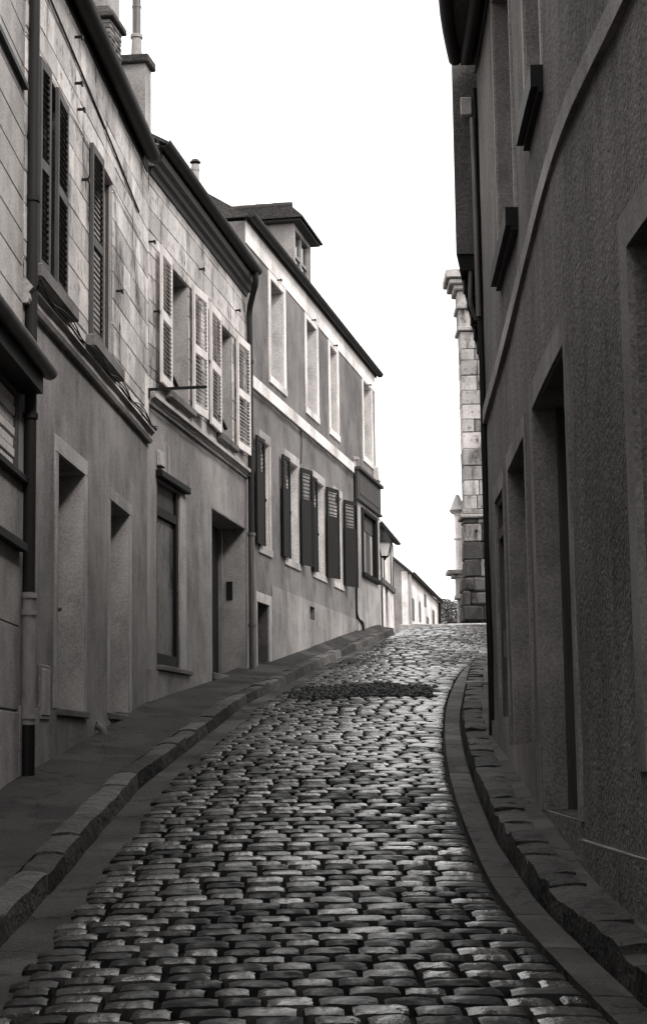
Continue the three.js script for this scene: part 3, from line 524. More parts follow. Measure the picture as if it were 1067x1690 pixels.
// ---- long rendered house with dark shutters
{
  const g = house([-1.263, 28.813], [1.262, 41.44], 'rendered_house', 'long grey rendered house with white banded window frames, dark shutters and a roof dormer');
  const L = g.L;
  const up = [[1.86, 2.92, 6.7, 8.49], [4.96, 5.94, 6.73, 8.52], [7.33, 8.1, 6.74, 8.52], [11.3, 12.4, 6.82, 8.6]];
  const low = [[1.0, 1.6, 3.56, 5.4], [2.97, 3.97, 3.56, 5.4], [5.48, 6.45, 3.57, 5.4], [7.6, 8.33, 3.57, 5.4]];
  const D4 = [0.62, 1.5, 1.3, 2.58], V = [4.93, 5.36, 2.6, 2.85], Q = [10.55, 12.4, 4.05, 5.42];
  const w = part(g, 'wall', wallGeo(0, L, 1, 9.0, [...up, ...low, D4, V, Q], 0.36, 0.45, 0.005, 71), M.render3);
  part(g, 'frieze', wallGeo(0.02, L - 0.02, 8.62, 9.0, [], 0.02, 0.6, 0.001, 72).translate(0, 0, 0.018), M.white);
  part(g, 'string_course', cbox(0.03, 9.9, 6.2, 6.42, -0.02, 0.025, 0.006), M.white);
  for (const W of up) {
    part(g, 'window_surround', merge([cbox(W[0] - 0.17, W[0] + 0.002, W[2], 8.615, -0.02, 0.014, 0.004), cbox(W[1] - 0.002, W[1] + 0.17, W[2], 8.615, -0.02, 0.014, 0.004), cbox(W[0] + 0.003, W[1] - 0.003, W[3] - 0.001, 8.614, -0.02, 0.013, 0.004), cbox(W[0] - 0.17, W[1] + 0.17, W[2] - 0.14, W[2] - 0.001, -0.02, 0.03, 0.006)]), M.white);
    lining(g, W, -0.255, M.white); windowUnit(g, W[0], W[1], W[2], W[3], -0.26, M.greyWood, 1, 2); hook(g, (W[0] + W[1]) / 2, 8.6);
  }
  for (const W of low) {
    part(g, 'window_surround', merge([cbox(W[0] - 0.12, W[0] + 0.002, W[2], W[3], -0.02, 0.014, 0.004), cbox(W[1] - 0.002, W[1] + 0.14, W[2], W[3], -0.02, 0.014, 0.004), cbox(W[0] - 0.12, W[1] + 0.14, W[3] + 0.001, W[3] + 0.17, -0.02, 0.014, 0.004), cbox(W[0] - 0.2, W[1] + 0.17, W[2] - 0.13, W[2] - 0.001, -0.02, 0.03, 0.006)]), M.surround);
    lining(g, W, -0.255, M.white); windowUnit(g, W[0], W[1], W[2], W[3], -0.26, M.greyWood, 1, 1);
  }
  const H = 1.84, zones = [[1.26, 1.76]];
  const leaf = (u, wd, ry, dn = 0) => { const s = shutter(g, wd, H, M.darkWood, zones, true, M.darkWood, 0.05, 0.07); s.position.set(u, 3.55 - dn, 0.06); s.rotation.y = ry; };
  leaf(0.44, 0.54, -0.02); leaf(2.44, 0.52, -0.03); leaf(4.0, 0.5, -0.24); leaf(5.1, 0.36, -0.03); leaf(6.47, 0.54, -0.28); leaf(8.36, 0.56, -0.33);
  for (const [u, y] of [[0.98, 4.35], [2.94, 4.4], [4.5, 4.4], [5.45, 4.3], [7.0, 4.35]]) hook(g, u, y);
  // small door, vent, shop end
  part(g, 'door_surround', merge([cbox(D4[0] - 0.1, D4[0] + 0.002, 1.3, D4[3], -0.02, 0.015, 0.004), cbox(D4[1] - 0.002, D4[1] + 0.2, 1.3, D4[3], -0.02, 0.015, 0.004), cbox(D4[0] - 0.1, D4[1] + 0.2, D4[3] + 0.001, D4[3] + 0.17, -0.02, 0.015, 0.004)]), M.surround);
  const d = part(g, 'door', plain(D4[0], D4[1], D4[2], D4[3], -0.34, -0.3), M.darkWood); part(d, 'handle', plain(D4[0] + 0.08, D4[0] + 0.1, 1.9, 2.0, -0.3, -0.27), M.zincPale);
  part(g, 'vent_grille', plain(V[0], V[1], V[2], V[3], -0.3, -0.2), M.iron);
  part(g, 'plinth', wallGeo(D4[1] + 0.22, 9.86, 1, 2.95, [[V[0], V[1], V[2], V[3]]], 0.02, 0.4, 0.003, 75).translate(0, 0, 0.014), M.plaster);
  part(g, 'shop_front', wallGeo(9.92, L + 0.04, 1.5, 5.62, [Q], 0.05, 0.4, 0.003, 76).translate(0, 0, 0.05), M.plasterPale, 'paler plastered shop end');
  part(g, 'shop_fascia', merge([cbox(9.9, L + 0.06, 5.63, 6.28, 0.0, 0.1, 0.012), cbox(9.88, L + 0.1, 6.28, 6.36, 0.0, 0.17, 0.012), cbox(9.88, L + 0.08, 5.6, 5.66, 0.0, 0.13, 0.01)]), M.doorGrey, 'dark wooden shop fascia with a cornice');
  part(g, 'fascia_panel', cbox(10.05, L - 0.15, 5.76, 6.18, 0.09, 0.112, 0.008), M.greyWood);
  const qf = part(g, 'shop_window', merge([cbox(Q[0] - 0.1, Q[0] + 0.08, Q[2], Q[3], 0.0, 0.09, 0.01), cbox(Q[1] - 0.08, Q[1] + 0.1, Q[2], Q[3], 0.0, 0.09, 0.01), cbox(Q[0] - 0.1, Q[1] + 0.1, Q[3], Q[3] + 0.1, 0.0, 0.09, 0.01), cbox(Q[0] - 0.14, Q[1] + 0.14, Q[2] - 0.1, Q[2], 0.0, 0.14, 0.01)]), M.darkWood);
  part(qf, 'board', cbox(Q[0] + 0.08, Q[1] - 0.08, Q[3] - 0.35, Q[3], -0.04, -0.01, 0.006), M.greyWood);
  for (let i = 0; i < 5; i++) part(qf, 'board', cbox(Q[0] + 0.1 + i * 0.33, Q[0] + 0.41 + i * 0.33, Q[2], Q[3] - 0.36, -0.05, -0.02 + 0.012 * (i % 2), 0.008), [M.greyWood, M.plasterPale, M.shutterGrey][i % 3]);
  pipe(g, 'conduit', [[9.88, 6.3, 0.03], [9.88, 4, 0.03], [9.88, 3.05, 0.03], [9.95, 2.95, 0.06], [10.25, 2.9, 0.08], [10.3, 2.8, 0.09], [10.3, 2.3, 0.09]], 0.028, M.iron);
  for (let k = 0; k < 3; k++) { const pts = []; for (let i = 0; i <= 12; i++) pts.push([0.1 + 9.7 * i / 12, 6.18 - 0.02 * k - 0.025 * (i % 2), 0.035 + 0.01 * k]); part(g, 'cable', tube(pts, 0.008, 5, 50), M.cable); }
  part(g, 'cable', tube([[4.2, 6.2, 0.02], [4.25, 6.0, 0.03], [4.24, 5.5, 0.02]], 0.012, 5, 12), M.cable);
  part(g, 'wall_lamp', merge([plain(9.86, 9.94, 6.34, 6.58, 0.0, 0.06), plain(9.84, 9.96, 6.5, 6.56, 0.02, 0.12)]), M.surround);
  part(g, 'alarm_box', cbox(12.45, 12.8, 6.42, 6.75, 0.0, 0.14, 0.012), M.white);
  part(g, 'gutter', halfGutter(0.085, L + 0.25).translate(-0.1, 9.1, 0.12), M.zinc);
  part(g, 'eaves_board', cbox(0.0, L + 0.1, 9.0, 9.1, 0.0, 0.05, 0.006), M.zinc);
  shell(g, L, 1, 9, M.render3);
  part(g, 'roof', prism([[0.1, 9.06], [-3.6, 11.4], [-7.2, 9.06]], -0.02, L + 0.06), M.tile);
  // dormer
  const dm = part(g, 'dormer', merge([plain(4.12, 4.24, 9.05, 10.2, -2.6, -0.04), plain(5.58, 5.7, 9.05, 10.2, -2.6, -0.04), plain(4.24, 5.58, 9.05, 9.2, -0.16, -0.04), plain(4.24, 5.58, 10.1, 10.2, -0.16, -0.04)]), M.plasterPale, 'plastered roof dormer with a tiled hipped roof');
  part(dm, 'frame', merge([plain(4.24, 4.32, 9.2, 10.1, -0.14, -0.06), plain(5.5, 5.58, 9.2, 10.1, -0.14, -0.06), plain(4.87, 4.95, 9.2, 10.1, -0.13, -0.07), plain(4.32, 5.5, 9.62, 9.67, -0.13, -0.08)]), M.surround);
  part(dm, 'pane', plain(4.32, 5.5, 9.2, 10.1, -0.115, -0.11), M.glass);
  const tiles = []; // overlapping rows on the three slopes of the hipped dormer roof
  const eu = 0.2, ridgeY = 10.8, ey = 10.27, ua = 4.12 - eu, ub = 5.7 + eu, um = (ua + ub) / 2, zf = -0.04 + eu, zr = -0.28;
  const slope = (a, b, c, d2, n) => { for (let r = 0; r < n; r++) { const t0 = r / n - 0.02, t1 = (r + 1) / n, L4 = (p, q, t) => p.map((v, i) => v + (q[i] - v) * t);
    const p = L4(a, d2, t0), q = L4(b, c, t0), s = L4(b, c, t1), u = L4(a, d2, t1), up2 = 0.035;
    const gq = new THREE.BufferGeometry(); const P = [p, q, s, u].map((v, i) => [v[0], v[1] + (i < 2 ? up2 : 0.005), v[2]]), B = [p, q, s, u].map((v, i) => [v[0], v[1] - (i < 2 ? 0.005 : 0.01), v[2]]);
    const f = (a1, b1, c1, d1) => [...a1, ...b1, ...c1, ...a1, ...c1, ...d1];
    gq.setAttribute('position', new THREE.Float32BufferAttribute([...f(...P), ...f(B[3], B[2], B[1], B[0]), ...f(B[0], B[1], P[1], P[0]), ...f(B[1], B[2], P[2], P[1]), ...f(B[3], B[0], P[0], P[3])], 3)); gq.computeVertexNormals(); tiles.push(boxUV(gq)); } };
  slope([ua, ey, -2.9], [ua, ey, zf], [um, ridgeY, zr], [um, ridgeY, -2.9], 9);
  slope([ub, ey, zf], [ub, ey, -2.9], [um, ridgeY, -2.9], [um, ridgeY, zr], 9);
  slope([ua, ey, zf], [ub, ey, zf], [um, ridgeY, zr], [um, ridgeY, zr], 9);
  const rf = part(dm, 'dormer_roof', merge(tiles), M.tile); rf.userData.kind = 'stuff';
  for (let i = 0; i < 6; i++) part(dm, 'ridge_tile', new THREE.CylinderGeometry(0.07, 0.08, 0.38, 10).rotateX(Math.PI / 2).translate(um, ridgeY + 0.02, zr - 0.15 - i * 0.36), M.tile);
  part(dm, 'eaves_soffit', cbox(ua + 0.05, ub - 0.05, ey - 0.06, ey - 0.012, -2.6, zf - 0.04, 0.005), M.greyWood);
  // small chimney pot on the roof
  const ch = part(g, 'chimney', merge([cyl(0.075, 0.075, 1.4, 2.92, 9.7, -1.67), cyl(0.085, 0.085, 0.06, 2.92, 10.98, -1.67)]), M.plasterPale);
  part(ch, 'cap', cyl(0.11, 0.06, 0.06, 2.92, 11.14, -1.67), M.tile);
  shade(g);
}

// ================================================================== RIGHT SIDE
// ---- bowed rough-rendered house; built flat (x out to the wall line, z along the street) and bent to the wall line
const bend = g => { const p = g.attributes.position, v = new THREE.Vector3(); const out = g; for (let i = 0; i < p.count; i++) { const u = p.getX(i), y = p.getY(i), d = p.getZ(i); p.setXYZ(i, wallR(-u) - d, y, u); } out.computeVertexNormals(); return out; };
const seg = (z0, z1, y0, y1, d0, d1, c = 0) => { // a bar along the bowed wall, cut into short pieces so that it follows the curve
  const n = Math.max(1, Math.ceil((z1 - z0) / 0.6)); const g = new THREE.BoxGeometry(z1 - z0, y1 - y0, d1 - d0, n, 1, 1).translate(-(z0 + z1) / 2, (y0 + y1) / 2, (d0 + d1) / 2);
  return boxUV(bend(g));
};
{
  const g = add(new THREE.Group(), 'bowed_house', 'dark rough rendered house bowing along the street with a pale slanting band', 'house');
  const Z = (a, b, p, q) => [-b, -a, p, q];
  const wA = [14.3, 16.2, 4.53, 7.2], wB = [11.78, 12.93, 4.75, 7.2], d0 = [16.5, 17.5, -0.02, 2.5], d1 = [14.05, 15.85, 0.08, 2.55], d2 = [11.05, 13.18, -0.42, 2.6], wC = [6.9, 8.76, -0.1, 2.57];
  const holes = [wA, wB, d0, d1, d2, wC].map(h => Z(...h));
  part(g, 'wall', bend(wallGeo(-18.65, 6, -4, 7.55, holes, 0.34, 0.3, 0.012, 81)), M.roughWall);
  // band: rises and falls a little with the hand-trowelled line
  const by = curve([-6, 8.7, 9.6, 10.3, 11, 11.7, 12.7, 13.9, 15.7, 17.65, 18.65], [3.76, 3.825, 3.86, 3.89, 3.895, 3.875, 3.82, 3.77, 3.69, 3.59, 3.54]);
  { const b = new THREE.BoxGeometry(24.6, 0.15, 0.05, 110, 1, 1).translate(-6.34, 0, 0.012); warp(b, v => { v.y += by(-v.x) + 0.05; }); part(g, 'string_course', boxUV(bend(b)), M.surround); }
  const frame = (h, ja, jb, top, m, d = 0.02) => merge([seg(h[0] - ja, h[0] + 0.001, h[2], h[3], -0.02, d), seg(h[1] - 0.001, h[1] + jb, h[2], h[3], -0.02, d), seg(h[0] - ja, h[1] + jb, h[3] + 0.001, h[3] + top, -0.02, d)]);
  part(g, 'window_surround', frame(wA, 0.06, 0.06, 0.15), M.surround);
  part(g, 'window_surround', frame(wB, 0.08, 0.14, 0.15), M.surround);
  part(g, 'door_surround', frame(d1, 0.13, 0.13, 0.17), M.roughTrim); part(g, 'door_surround', frame(d2, 0.12, 0.26, 0.19), M.roughTrim);
  part(g, 'door_surround', frame(d0, 0.08, 0.12, 0.16), M.roughTrim); part(g, 'window_surround', frame(wC, 0.2, 0.2, 0.2), M.roughTrim);
  for (const h of [wA, wB]) part(g, 'window_sill', merge([seg(h[0] - 0.08, h[1] - 0.02, h[2] - 0.16, h[2] - 0.002, -0.1, 0.1), seg(h[0] - 0.08, h[1] - 0.02, h[2] - 0.2, h[2] - 0.161, -0.1, 0.05)]), M.iron, 'dark projecting sill');
  const panes = (h, d, m, n = 2) => { const q = new THREE.Group(); q.name = 'window'; g.add(q);
    part(q, 'frame', merge([seg(h[0], h[0] + 0.07, h[2], h[3], d - 0.05, d), seg(h[1] - 0.07, h[1], h[2], h[3], d - 0.05, d), seg(h[0] + 0.07, h[1] - 0.07, h[3] - 0.07, h[3], d - 0.05, d), seg(h[0] + 0.07, h[1] - 0.07, h[2], h[2] + 0.07, d - 0.05, d), seg((h[0] + h[1]) / 2 - 0.04, (h[0] + h[1]) / 2 + 0.04, h[2] + 0.07, h[3] - 0.07, d - 0.045, d - 0.004)]), m);
    for (let k = 0; k < 2; k++) part(q, 'pane', seg(k ? (h[0] + h[1]) / 2 + 0.04 : h[0] + 0.07, k ? h[1] - 0.07 : (h[0] + h[1]) / 2 - 0.04, h[2] + 0.07, h[3] - 0.07, d - 0.03, d - 0.024), M.glass); };
  panes(wA, -0.26, M.greyWood); panes(wB, -0.26, M.greyWood); panes(wC, -0.2, M.roughTrim); panes(d1, -0.2, M.doorGrey);
  for (const h of [wA, wB, d1, d2]) { part(g, 'reveal', seg(h[1] - 0.012, h[1] - 0.002, h[2] + 0.002, h[3] - 0.002, -0.33, -0.003), M.roughTrim); part(g, 'reveal', seg(h[0] + 0.002, h[1] - 0.014, h[3] - 0.012, h[3] - 0.002, -0.33, -0.003), M.roughTrim); }
  // blocks below the openings, plinth, threshold
  part(g, 'base_block', seg(13.31, 16.42, -0.9, 0.075, -0.05, 0.03), M.roughTrim);
  part(g, 'plinth', seg(-5.9, 10.9, -4, -0.54, -0.05, 0.03), M.roughWall); part(g, 'plinth_ledge', seg(-5.9, 10.9, -0.538, -0.528, -0.05, 0.0305), M.roughTrim);
  part(g, 'plinth', seg(16.43, 18.63, -0.9, 0.34, -0.05, 0.026), M.roughTrim);
  part(g, 'threshold', seg(11.06, 13.17, -0.9, -0.415, -0.32, -0.02), M.concrete);
  const dr = part(g, 'door', merge([seg(d2[0], d2[1], d2[2], d2[3], -0.33, -0.29), seg(d2[0] + 0.25, d2[0] + 0.95, -0.2, 0.5, -0.29, -0.27), seg(d2[0] + 1.15, d2[0] + 1.85, -0.2, 0.5, -0.29, -0.27), seg(d2[0] + 0.25, d2[0] + 0.95, 0.7, 2.3, -0.29, -0.27), seg(d2[0] + 1.15, d2[0] + 1.85, 0.7, 2.3, -0.29, -0.27)]), M.darkWood);
  part(dr, 'jamb', seg(d2[1] - 0.1, d2[1] - 0.004, d2[2], d2[3], -0.285, -0.16), M.doorGrey); part(dr, 'jamb', seg(d2[0] + 0.004, d2[0] + 0.1, d2[2], d2[3], -0.285, -0.16), M.doorGrey);
  const dg = part(g, 'glazed_door', merge([seg(d0[0], d0[0] + 0.1, d0[2], d0[3], -0.08, -0.01), seg(d0[1] - 0.1, d0[1], d0[2], d0[3], -0.08, -0.01), seg(d0[0] + 0.1, d0[1] - 0.1, 2.1, 2.2, -0.08, -0.01), seg(d0[0] + 0.1, d0[1] - 0.1, d0[2], 0.7, -0.07, -0.02), seg(d0[0] + 0.1, d0[1] - 0.1, d0[3] - 0.06, d0[3], -0.08, -0.01)]), M.shutterGrey);
  part(dg, 'pane', seg(d0[0] + 0.1, d0[1] - 0.1, 0.7, 2.1, -0.06, -0.05), M.glass); part(dg, 'pane', seg(d0[0] + 0.1, d0[1] - 0.1, 2.2, 2.44, -0.06, -0.05), M.glass);
  part(dg, 'handle', seg(d0[0] + 0.03, d0[0] + 0.07, 0.9, 1.15, 0, 0.04), M.zincPale);
  // eaves
  const eo = curve([-6, 8, 14, 16.8, 18.6], [1.9, 1.1, 1.15, 1.24, 1.47]);
  const along2 = (f0, f1, y0, y1, z0, z1) => { const b = new THREE.BoxGeometry(1, y1 - y0, z1 - z0, 1, 1, 30).translate(0, (y0 + y1) / 2, -(z0 + z1) / 2); return boxUV(warp(b, v => { v.x = v.x > 0 ? f1(-v.z) : f0(-v.z); })); };
  part(g, 'eaves_soffit', along2(z => eo(z) + 0.12, z => wallR(z) + 0.3, 7.56, 7.62, -6, 18.62), M.jetty, 'plastered soffit under the eaves');
  const line = (f, y, n = 30, z0 = -6, z1 = 18.5) => { const a = []; for (let i = 0; i <= n; i++) { const z = z0 + (z1 - z0) * i / n; a.push([f(z), y, -z]); } return a; };
  part(g, 'gutter', tube(line(z => eo(z) + 0.06, 7.58), 0.075, 12, 60), M.zinc);
  part(g, 'eaves_beam', tube(line(z => wallR(z) - 0.12, 7.5, 30, -6, 18.3), 0.075, 12, 60), M.iron);
  part(g, 'cable', tube(line(z => wallR(z) - 0.025, 7.42), 0.012, 6, 60), M.cable);
  part(g, 'downpipe', tube([[1.70, 6.95, -18.62], [1.705, 6.5, -18.62], [1.71, 5.5, -18.62], [1.715, 4.7, -18.62]], 0.03, 10, 30), M.zincPale);
  part(g, 'drain_pipe', tube([[1.735, 7.3, -18.66], [1.74, 5, -18.66], [1.74, 2.5, -18.66], [1.745, 0.5, -18.66], [1.74, 0.1, -18.66]], 0.035, 10, 30), M.iron);
  part(g, 'wall_box', cbox(1.58, 1.7, 7.0, 7.2, -18.72, -18.64, 0.008), M.surround);
  part(g, 'side_wall', merge([plain(2.12, 9, -2, 7.55, -18.64, -18.34), plain(8.7, 9, -4, 7.55, -18.34, 5.7), plain(2.75, 9, -4, 7.55, 5.7, 6)]), M.roughWall);
  part(g, 'roof', boxUV((() => { const sh = new THREE.Shape(); [[1.5, 7.63], [5, 9.9], [9, 7.63]].forEach(([x, y], i) => i ? sh.lineTo(x, y) : sh.moveTo(x, y)); return new THREE.ExtrudeGeometry(sh, { depth: 24.5, bevelEnabled: false }).translate(0, 0, -18.55); })()), M.tile);
  shade(g);
}
// ---- jettied house beyond it
{
  const g = add(new THREE.Group(), 'jettied_house', 'dark plastered house with a jettied upper floor beyond the bowed house', 'house');
  const ln = z => 1.80 + (z - 18.7) * 0.134, fo = z => 1.5 + (z - 18.8) * 0.134;
  const slab = (f0, f1, y0, y1, z0, z1, m, name) => { const b = new THREE.BoxGeometry(1, y1 - y0, z1 - z0, 1, 6, 12).translate(0, (y0 + y1) / 2, -(z0 + z1) / 2); return part(g, name, boxUV(warp(b, v => { v.x = (v.x > 0 ? f1(-v.z) : f0(-v.z)); })), m); };
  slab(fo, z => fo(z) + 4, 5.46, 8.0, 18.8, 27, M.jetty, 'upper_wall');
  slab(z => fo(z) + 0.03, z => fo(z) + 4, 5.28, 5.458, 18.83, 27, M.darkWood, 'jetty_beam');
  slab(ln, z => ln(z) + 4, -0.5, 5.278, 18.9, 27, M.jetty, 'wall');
  for (let i = 0; i < 10; i++) { const z = 19.2 + i * 0.75; part(g, 'joist', cbox(fo(z) + 0.05, ln(z) + 0.1, 5.12, 5.277, -z - 0.07, -z + 0.07, 0.01), M.darkWood); }
  part(g, 'downpipe', tube([[1.66, 5.3, -18.86], [1.66, 4.9, -18.9], [1.72, 4.75, -18.95]], 0.025, 8, 12), M.zincPale);
  part(g, 'roof', boxUV((() => { const sh = new THREE.Shape(); [[1.7, 8.01], [4, 9.6], [5.4, 8.01]].forEach(([x, y], i) => i ? sh.lineTo(x, y) : sh.moveTo(x, y)); return warp(new THREE.ExtrudeGeometry(sh, { depth: 8, bevelEnabled: false, steps: 4 }).translate(0, 0, -27), v => { v.x += (-v.z - 18.8) * 0.134; }); })()), M.tile);
  shade(g);
}
// drain grate in the right pavement
{
  const z = 25.6, x = kerbR(z) + 0.22, y = ht(z) + 0.135;
  const g = add(new THREE.Group(), 'drain_grate', 'small pale metal drain grate set in the right pavement', 'grate'); g.position.set(x, y, -z); g.rotation.x = 0.11;
  part(g, 'rim', merge([plain(-0.2, 0.2, -0.03, 0.005, -0.12, -0.1), plain(-0.2, 0.2, -0.03, 0.005, 0.1, 0.12), plain(-0.2, -0.18, -0.03, 0.005, -0.1, 0.1), plain(0.18, 0.2, -0.03, 0.005, -0.1, 0.1)]), M.ironPale);
  for (let i = 0; i < 9; i++) part(g, 'bar', plain(-0.168 + i * 0.04, -0.152 + i * 0.04, -0.02, 0.002, -0.1, 0.1), M.ironPale);
  shade(g);
}
// ---- street lantern on the far corner of the rendered house
{
  const g = add(new THREE.Group(), 'street_lantern', 'four sided glass street lantern hanging on a bracket at the house corner', 'lantern');
  g.position.set(1.45, 4.72, -41.9); g.scale.setScalar(1.2);
  const frustum = (r0, r1, h, y) => boxUV(new THREE.CylinderGeometry(r1, r0, h, 4, 1).rotateY(Math.PI / 4).translate(0, y + h / 2, 0));
  part(g, 'base', merge([frustum(0.05, 0.11, 0.04, -0.04), cyl(0.02, 0.03, 0.05, 0, -0.08, 0)]), M.iron);
  for (let k = 0; k < 4; k++) {
    const a = Math.PI / 4 + k * Math.PI / 2, b = a + Math.PI / 2, P = (r, t, y) => new THREE.Vector3(Math.cos(t) * r, y, Math.sin(t) * r);
    part(g, 'corner_bar', new THREE.TubeGeometry(new THREE.LineCurve3(P(0.105, a, 0), P(0.19, a, 0.27)), 1, 0.012, 6), M.iron);
    const v = [P(0.1, a, 0.005), P(0.1, b, 0.005), P(0.185, b, 0.265), P(0.185, a, 0.265)]; const pg = new THREE.BufferGeometry();
    pg.setAttribute('position', new THREE.Float32BufferAttribute([v[0], v[1], v[2], v[0], v[2], v[3]].flatMap(q => [q.x, q.y, q.z]), 3)); pg.setAttribute('uv', new THREE.Float32BufferAttribute(new Array(12).fill(0), 2)); pg.computeVertexNormals();
    part(g, 'pane', pg, M.lampGlass);
  }
  part(g, 'hood', merge([frustum(0.205, 0.19, 0.03, 0.265), frustum(0.19, 0.11, 0.13, 0.295), frustum(0.1, 0.05, 0.06, 0.425), cyl(0.02, 0.015, 0.09, 0, 0.48, 0)]), M.iron);
  part(g, 'bracket', merge([tube([[0, 0.55, 0], [-0.06, 0.6, 0.1], [-0.12, 0.62, 0.3], [-0.16, 0.62, 0.45]], 0.016, 8, 16), tube([[-0.02, 0.62, 0.05], [-0.12, 0.75, 0.2], [-0.18, 0.85, 0.44]], 0.01, 6, 12)]), M.iron);
  shade(g);
}
// ================================================================== THE TOP OF THE STREET
// ---- far house under a tiled roof
function farHouse(A, B, name, label, y0, y1, ridge, wm, depth, fn) {
  const g = house(A, B, name, label), L = g.L;
  fn(g, L);
  part(g, 'side_wall', merge([plain(0, 0.3, y0, y1, -depth, -0.31), plain(L - 0.3, L, y0, y1, -depth, -0.31), plain(0.3, L - 0.3, y0, y1, -depth, -depth + 0.3)]), wm);
  part(g, 'gable', prism([[-0.02, y1], [-depth / 2, ridge - 0.1], [-depth + 0.02, y1]], 0.02, L - 0.02), wm);
  part(g, 'roof', prism([[0.2, y1 - 0.12], [0.2, y1 + 0.02], [-depth / 2, ridge + 0.1], [-depth - 0.3, y1 + 0.02], [-depth - 0.3, y1 - 0.12], [-depth / 2, ridge - 0.06]], -0.2, L + 0.12), M.tile);
  part(g, 'gutter', halfGutter(0.09, L + 0.2).translate(-0.1, y1 - 0.02, 0.27), M.zinc);
  return shade(g);
}
farHouse([1.95, 69], [3.0, 76.5], 'timbered_house', 'pale far house with timber posts and tiled eaves behind the lantern', 4, 9.2, 11, M.white, 5, (g, L) => {
  const w1 = [4.2, 5.2, 4.5, 7.0], w2 = [2.0, 3.0, 7.4, 8.8];
  part(g, 'wall', wallGeo(0, L, 4, 9.2, [w1, w2], 0.3, 0.8, 0.01, 91), M.white);
  for (const u of [0.4, 3.6, 6.4, 7.3]) part(g, 'timber_post', cbox(u, u + 0.22, 7.2, 9.1, -0.02, 0.04, 0.01), M.shutterGrey);
  part(g, 'jetty_beam', cbox(0, L, 6.95, 7.18, -0.02, 0.1, 0.01), M.greyWood);
  const d = part(g, 'door', plain(w1[0], w1[1], w1[2], w1[3], -0.25, -0.2), M.darkWood); part(g, 'window_pane', plain(w2[0], w2[1], w2[2], w2[3], -0.22, -0.2), M.glass);
  part(g, 'downpipe', cyl(0.04, 0.04, 4.2, 1.9, 4.8, 0.1), M.greyWood);
});
farHouse([4.25, 90], [6.95, 108], 'white_cottage', 'long white cottage with a grey gable and slanting tiled roof at the top', 5, 9.35, 11.6, M.plaster, 5, (g, L) => {
  const hs = [[1.2, 3.2, 7.0, 8.15], [9.2, 10.2, 8.3, 9.0], [10.2, 11.6, 6.2, 7.8], [14.2, 15.5, 6.4, 8.5], [6.0, 6.8, 7.2, 8.3]];
  part(g, 'wall', wallGeo(0, L, 5, 9.35, hs, 0.3, 1, 0.01, 93), M.white);
  hs.forEach((h, i) => part(g, i < 2 ? 'shutter' : 'door', plain(h[0], h[1], h[2], h[3], -0.2, 0.03), M.shutterGrey));
  part(g, 'downpipe', cyl(0.08, 0.08, 4, 0.1, 5.2, 0.12), M.plasterPale); part(g, 'downpipe', cyl(0.08, 0.08, 4, L - 0.1, 5.2, 0.12), M.iron);
});
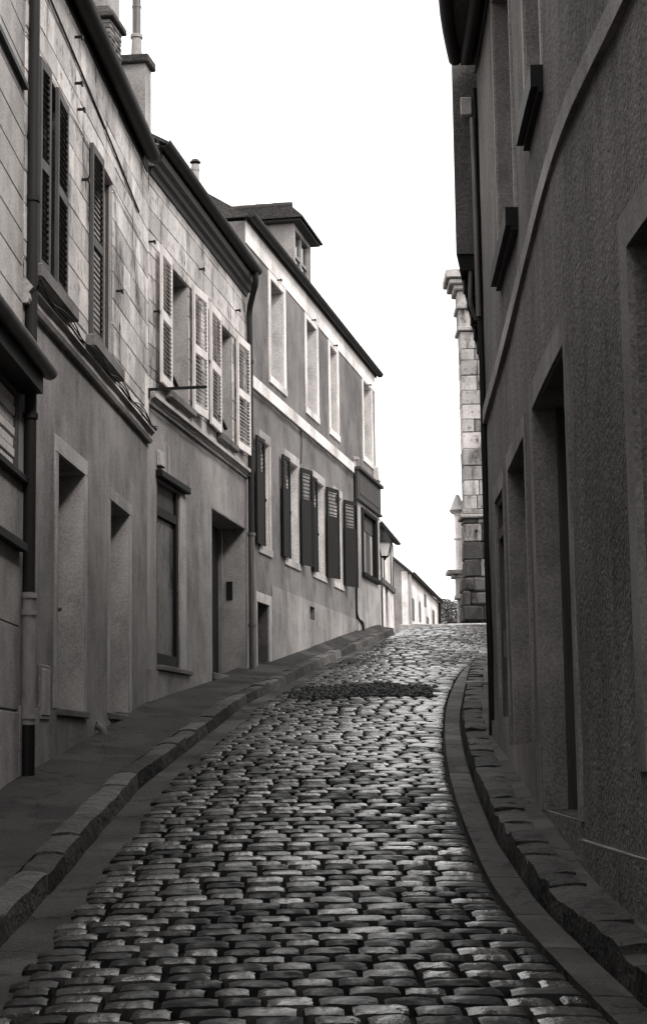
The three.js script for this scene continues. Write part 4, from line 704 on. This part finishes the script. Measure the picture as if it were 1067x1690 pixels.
// ---- church corner: buttress and portal column
{
  const g = add(new THREE.Group(), 'church', 'tall weathered stone church buttress with cornice and a paler portal column behind', 'church');
  g.position.set(4.02, 0, -50); g.rotation.y = 0;
  const core = part(g, 'wall', merge([plain(0.06, 3, 2.5, 13.2, -0.9, -0.06), plain(2.8, 20, 2.5, 13.2, -16, -2.0)]), M.mortar);
  const blocks = (x0, x1, y0, y1, z, course, len, mats, out, c, jit) => { const rows = [y0]; while (rows[rows.length - 1] < y1 - course * 1.2) rows.push(rows[rows.length - 1] + course * rr(0.75, 1.25)); rows.push(y1);
    for (let r = 0; r < rows.length - 1; r++) { const a = [x0]; let x = x0 + len * rr(0.4, 1.1); while (x < x1 - 0.2) { a.push(x); x += len * rr(0.7, 1.3); } a.push(x1);
      for (let i = 0; i < a.length - 1; i++) part(core, 'stone_block', cbox(a[i] + 0.008, a[i + 1] - 0.008, rows[r] + 0.008, rows[r + 1] - 0.008, i ? z - 0.3 : -0.9, z + out + rr(-jit, jit), c, jit * 0.7), mats[Math.floor(rnd() * mats.length)]); } };
  blocks(0.02, 3, 6.95, 12.2, -0.06, 0.42, 0.75, M.church, 0.07, 0.015, 0.012);
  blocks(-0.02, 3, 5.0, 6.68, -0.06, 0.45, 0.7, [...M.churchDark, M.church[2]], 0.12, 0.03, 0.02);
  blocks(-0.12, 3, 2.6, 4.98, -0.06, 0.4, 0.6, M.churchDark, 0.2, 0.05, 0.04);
  const prof = (x, y) => [cbox(x[0], 3.2, y[0], y[1], -2.5, x[1], 0.03, 0.008)];
  part(g, 'drip_moulding', merge([cbox(-0.1, 3.2, 6.7, 6.8, -1.0, 0.14, 0.03, 0.008), cbox(-0.04, 3.2, 6.8, 6.94, -1.0, 0.08, 0.03, 0.008)]), M.church[2]);
  part(g, 'cornice', merge([cbox(-0.06, 3.2, 12.2, 12.32, -1.0, 0.1, 0.02), cbox(0.0, 3.2, 12.32, 12.85, -1.0, 0.02, 0.02, 0.006), cbox(-0.08, 3.2, 12.85, 12.98, -1.0, 0.12, 0.02), cbox(-0.02, 3.2, 12.98, 13.4, -1.0, 0.04, 0.02), cbox(-0.14, 3.2, 13.4, 13.55, -1.0, 0.2, 0.03), cbox(-0.27, 3.2, 13.55, 13.7, -1.0, 0.32, 0.03), cbox(-0.38, 3.2, 13.7, 13.95, -1.0, 0.42, 0.03)]), M.church[1]);
  const tp = part(g, 'portal', merge([cyl(0.15, 0.14, 1.66, 0.1, 5.52, -3, 20), cyl(0.19, 0.19, 0.05, 0.1, 6.45, -3, 20), cyl(0.14, 0.19, 0.1, 0.1, 7.14, -3, 20)]), M.white, 'pale portal column with a ledge');
  part(tp, 'ledge', merge([cbox(-0.33, 0.6, 5.36, 5.5, -3.4, -2.6, 0.03), cbox(-0.18, 0.6, 5.26, 5.36, -3.3, -2.7, 0.02)]), M.church[3]);
  part(tp, 'pedestal', merge([cbox(-0.06, 0.32, 4.75, 5.26, -3.2, -2.75, 0.02), cbox(-0.1, 0.36, 4.62, 4.75, -3.25, -2.7, 0.02), cbox(-0.02, 0.3, 3.0, 4.62, -3.15, -2.78, 0.02)]), M.church[1]);
  part(tp, 'pinnacle', merge([cyl(0.2, 0.27, 0.1, 0.06, 7.24, -3, 12), cyl(0.25, 0.05, 0.48, 0.06, 7.34, -3, 12)]), M.church[1]);
  shade(g);
}
// ---- ivy hedge at the top
{
  const g = add(new THREE.Group(), 'hedge', 'rough ivy covered hedge closing the view between cottage and church', 'hedge');
  const L3 = [[], [], []], leaf = new THREE.BufferGeometry(); leaf.setAttribute('position', new THREE.Float32BufferAttribute([0, 0, 0, 0.5, 0.05, 0.35, 1, 0, 0, 0, 0, 0, 1, 0, 0, 0.5, 0.05, -0.35], 3)); leaf.setAttribute('uv', new THREE.Float32BufferAttribute(new Array(12).fill(0), 2)); leaf.computeVertexNormals();
  const d = new THREE.Object3D();
  for (let i = 0; i < 9000; i++) { const x = rr(6.4, 10.2), top = 9.75 + 0.5 * n2(x * 1.5 + 9, 4, 77), y = rr(7.4, top), z = -112.6 + 0.7 * n2(x * 2 + 30, y * 2 + 30, 78) + rr(-0.25, 0.25) - (y > top - 0.3 ? rr(0, 1) : 0);
    d.position.set(x, y, z); d.rotation.set(rr(-1.5, 1.5), rr(0, 6.3), rr(-1.2, 1.2)); d.scale.setScalar(rr(0.09, 0.17)); d.updateMatrix(); L3[Math.floor(rnd() * 3)].push(leaf.clone().applyMatrix4(d.matrix)); }
  L3.forEach((a, i) => { const o = part(g, 'foliage', mergeGeometries(a), M.leaf[i]); o.userData.kind = 'stuff'; });
  part(g, 'trunks', merge([6.8, 7.9, 9.0, 9.9].map(x => new THREE.CylinderGeometry(0.05, 0.08, 2.2, 7).translate(x, 8.2, -112.9))), M.greyWood);
  shade(g);
}
add(shade(new THREE.Mesh(merge([cbox(7.95, 8.5, 7.75, 8.05, -111.9, -111.5, 0.05), cbox(7.7, 7.95, 7.75, 7.9, -111.9, -111.5, 0.05)]), M.white)), 'stone_block', 'small white stone block at the foot of the ivy hedge', 'block');
scene.traverse(o => { if (o.isMesh) { o.castShadow = true; o.receiveShadow = true; } });
renderer.render(scene, camera);
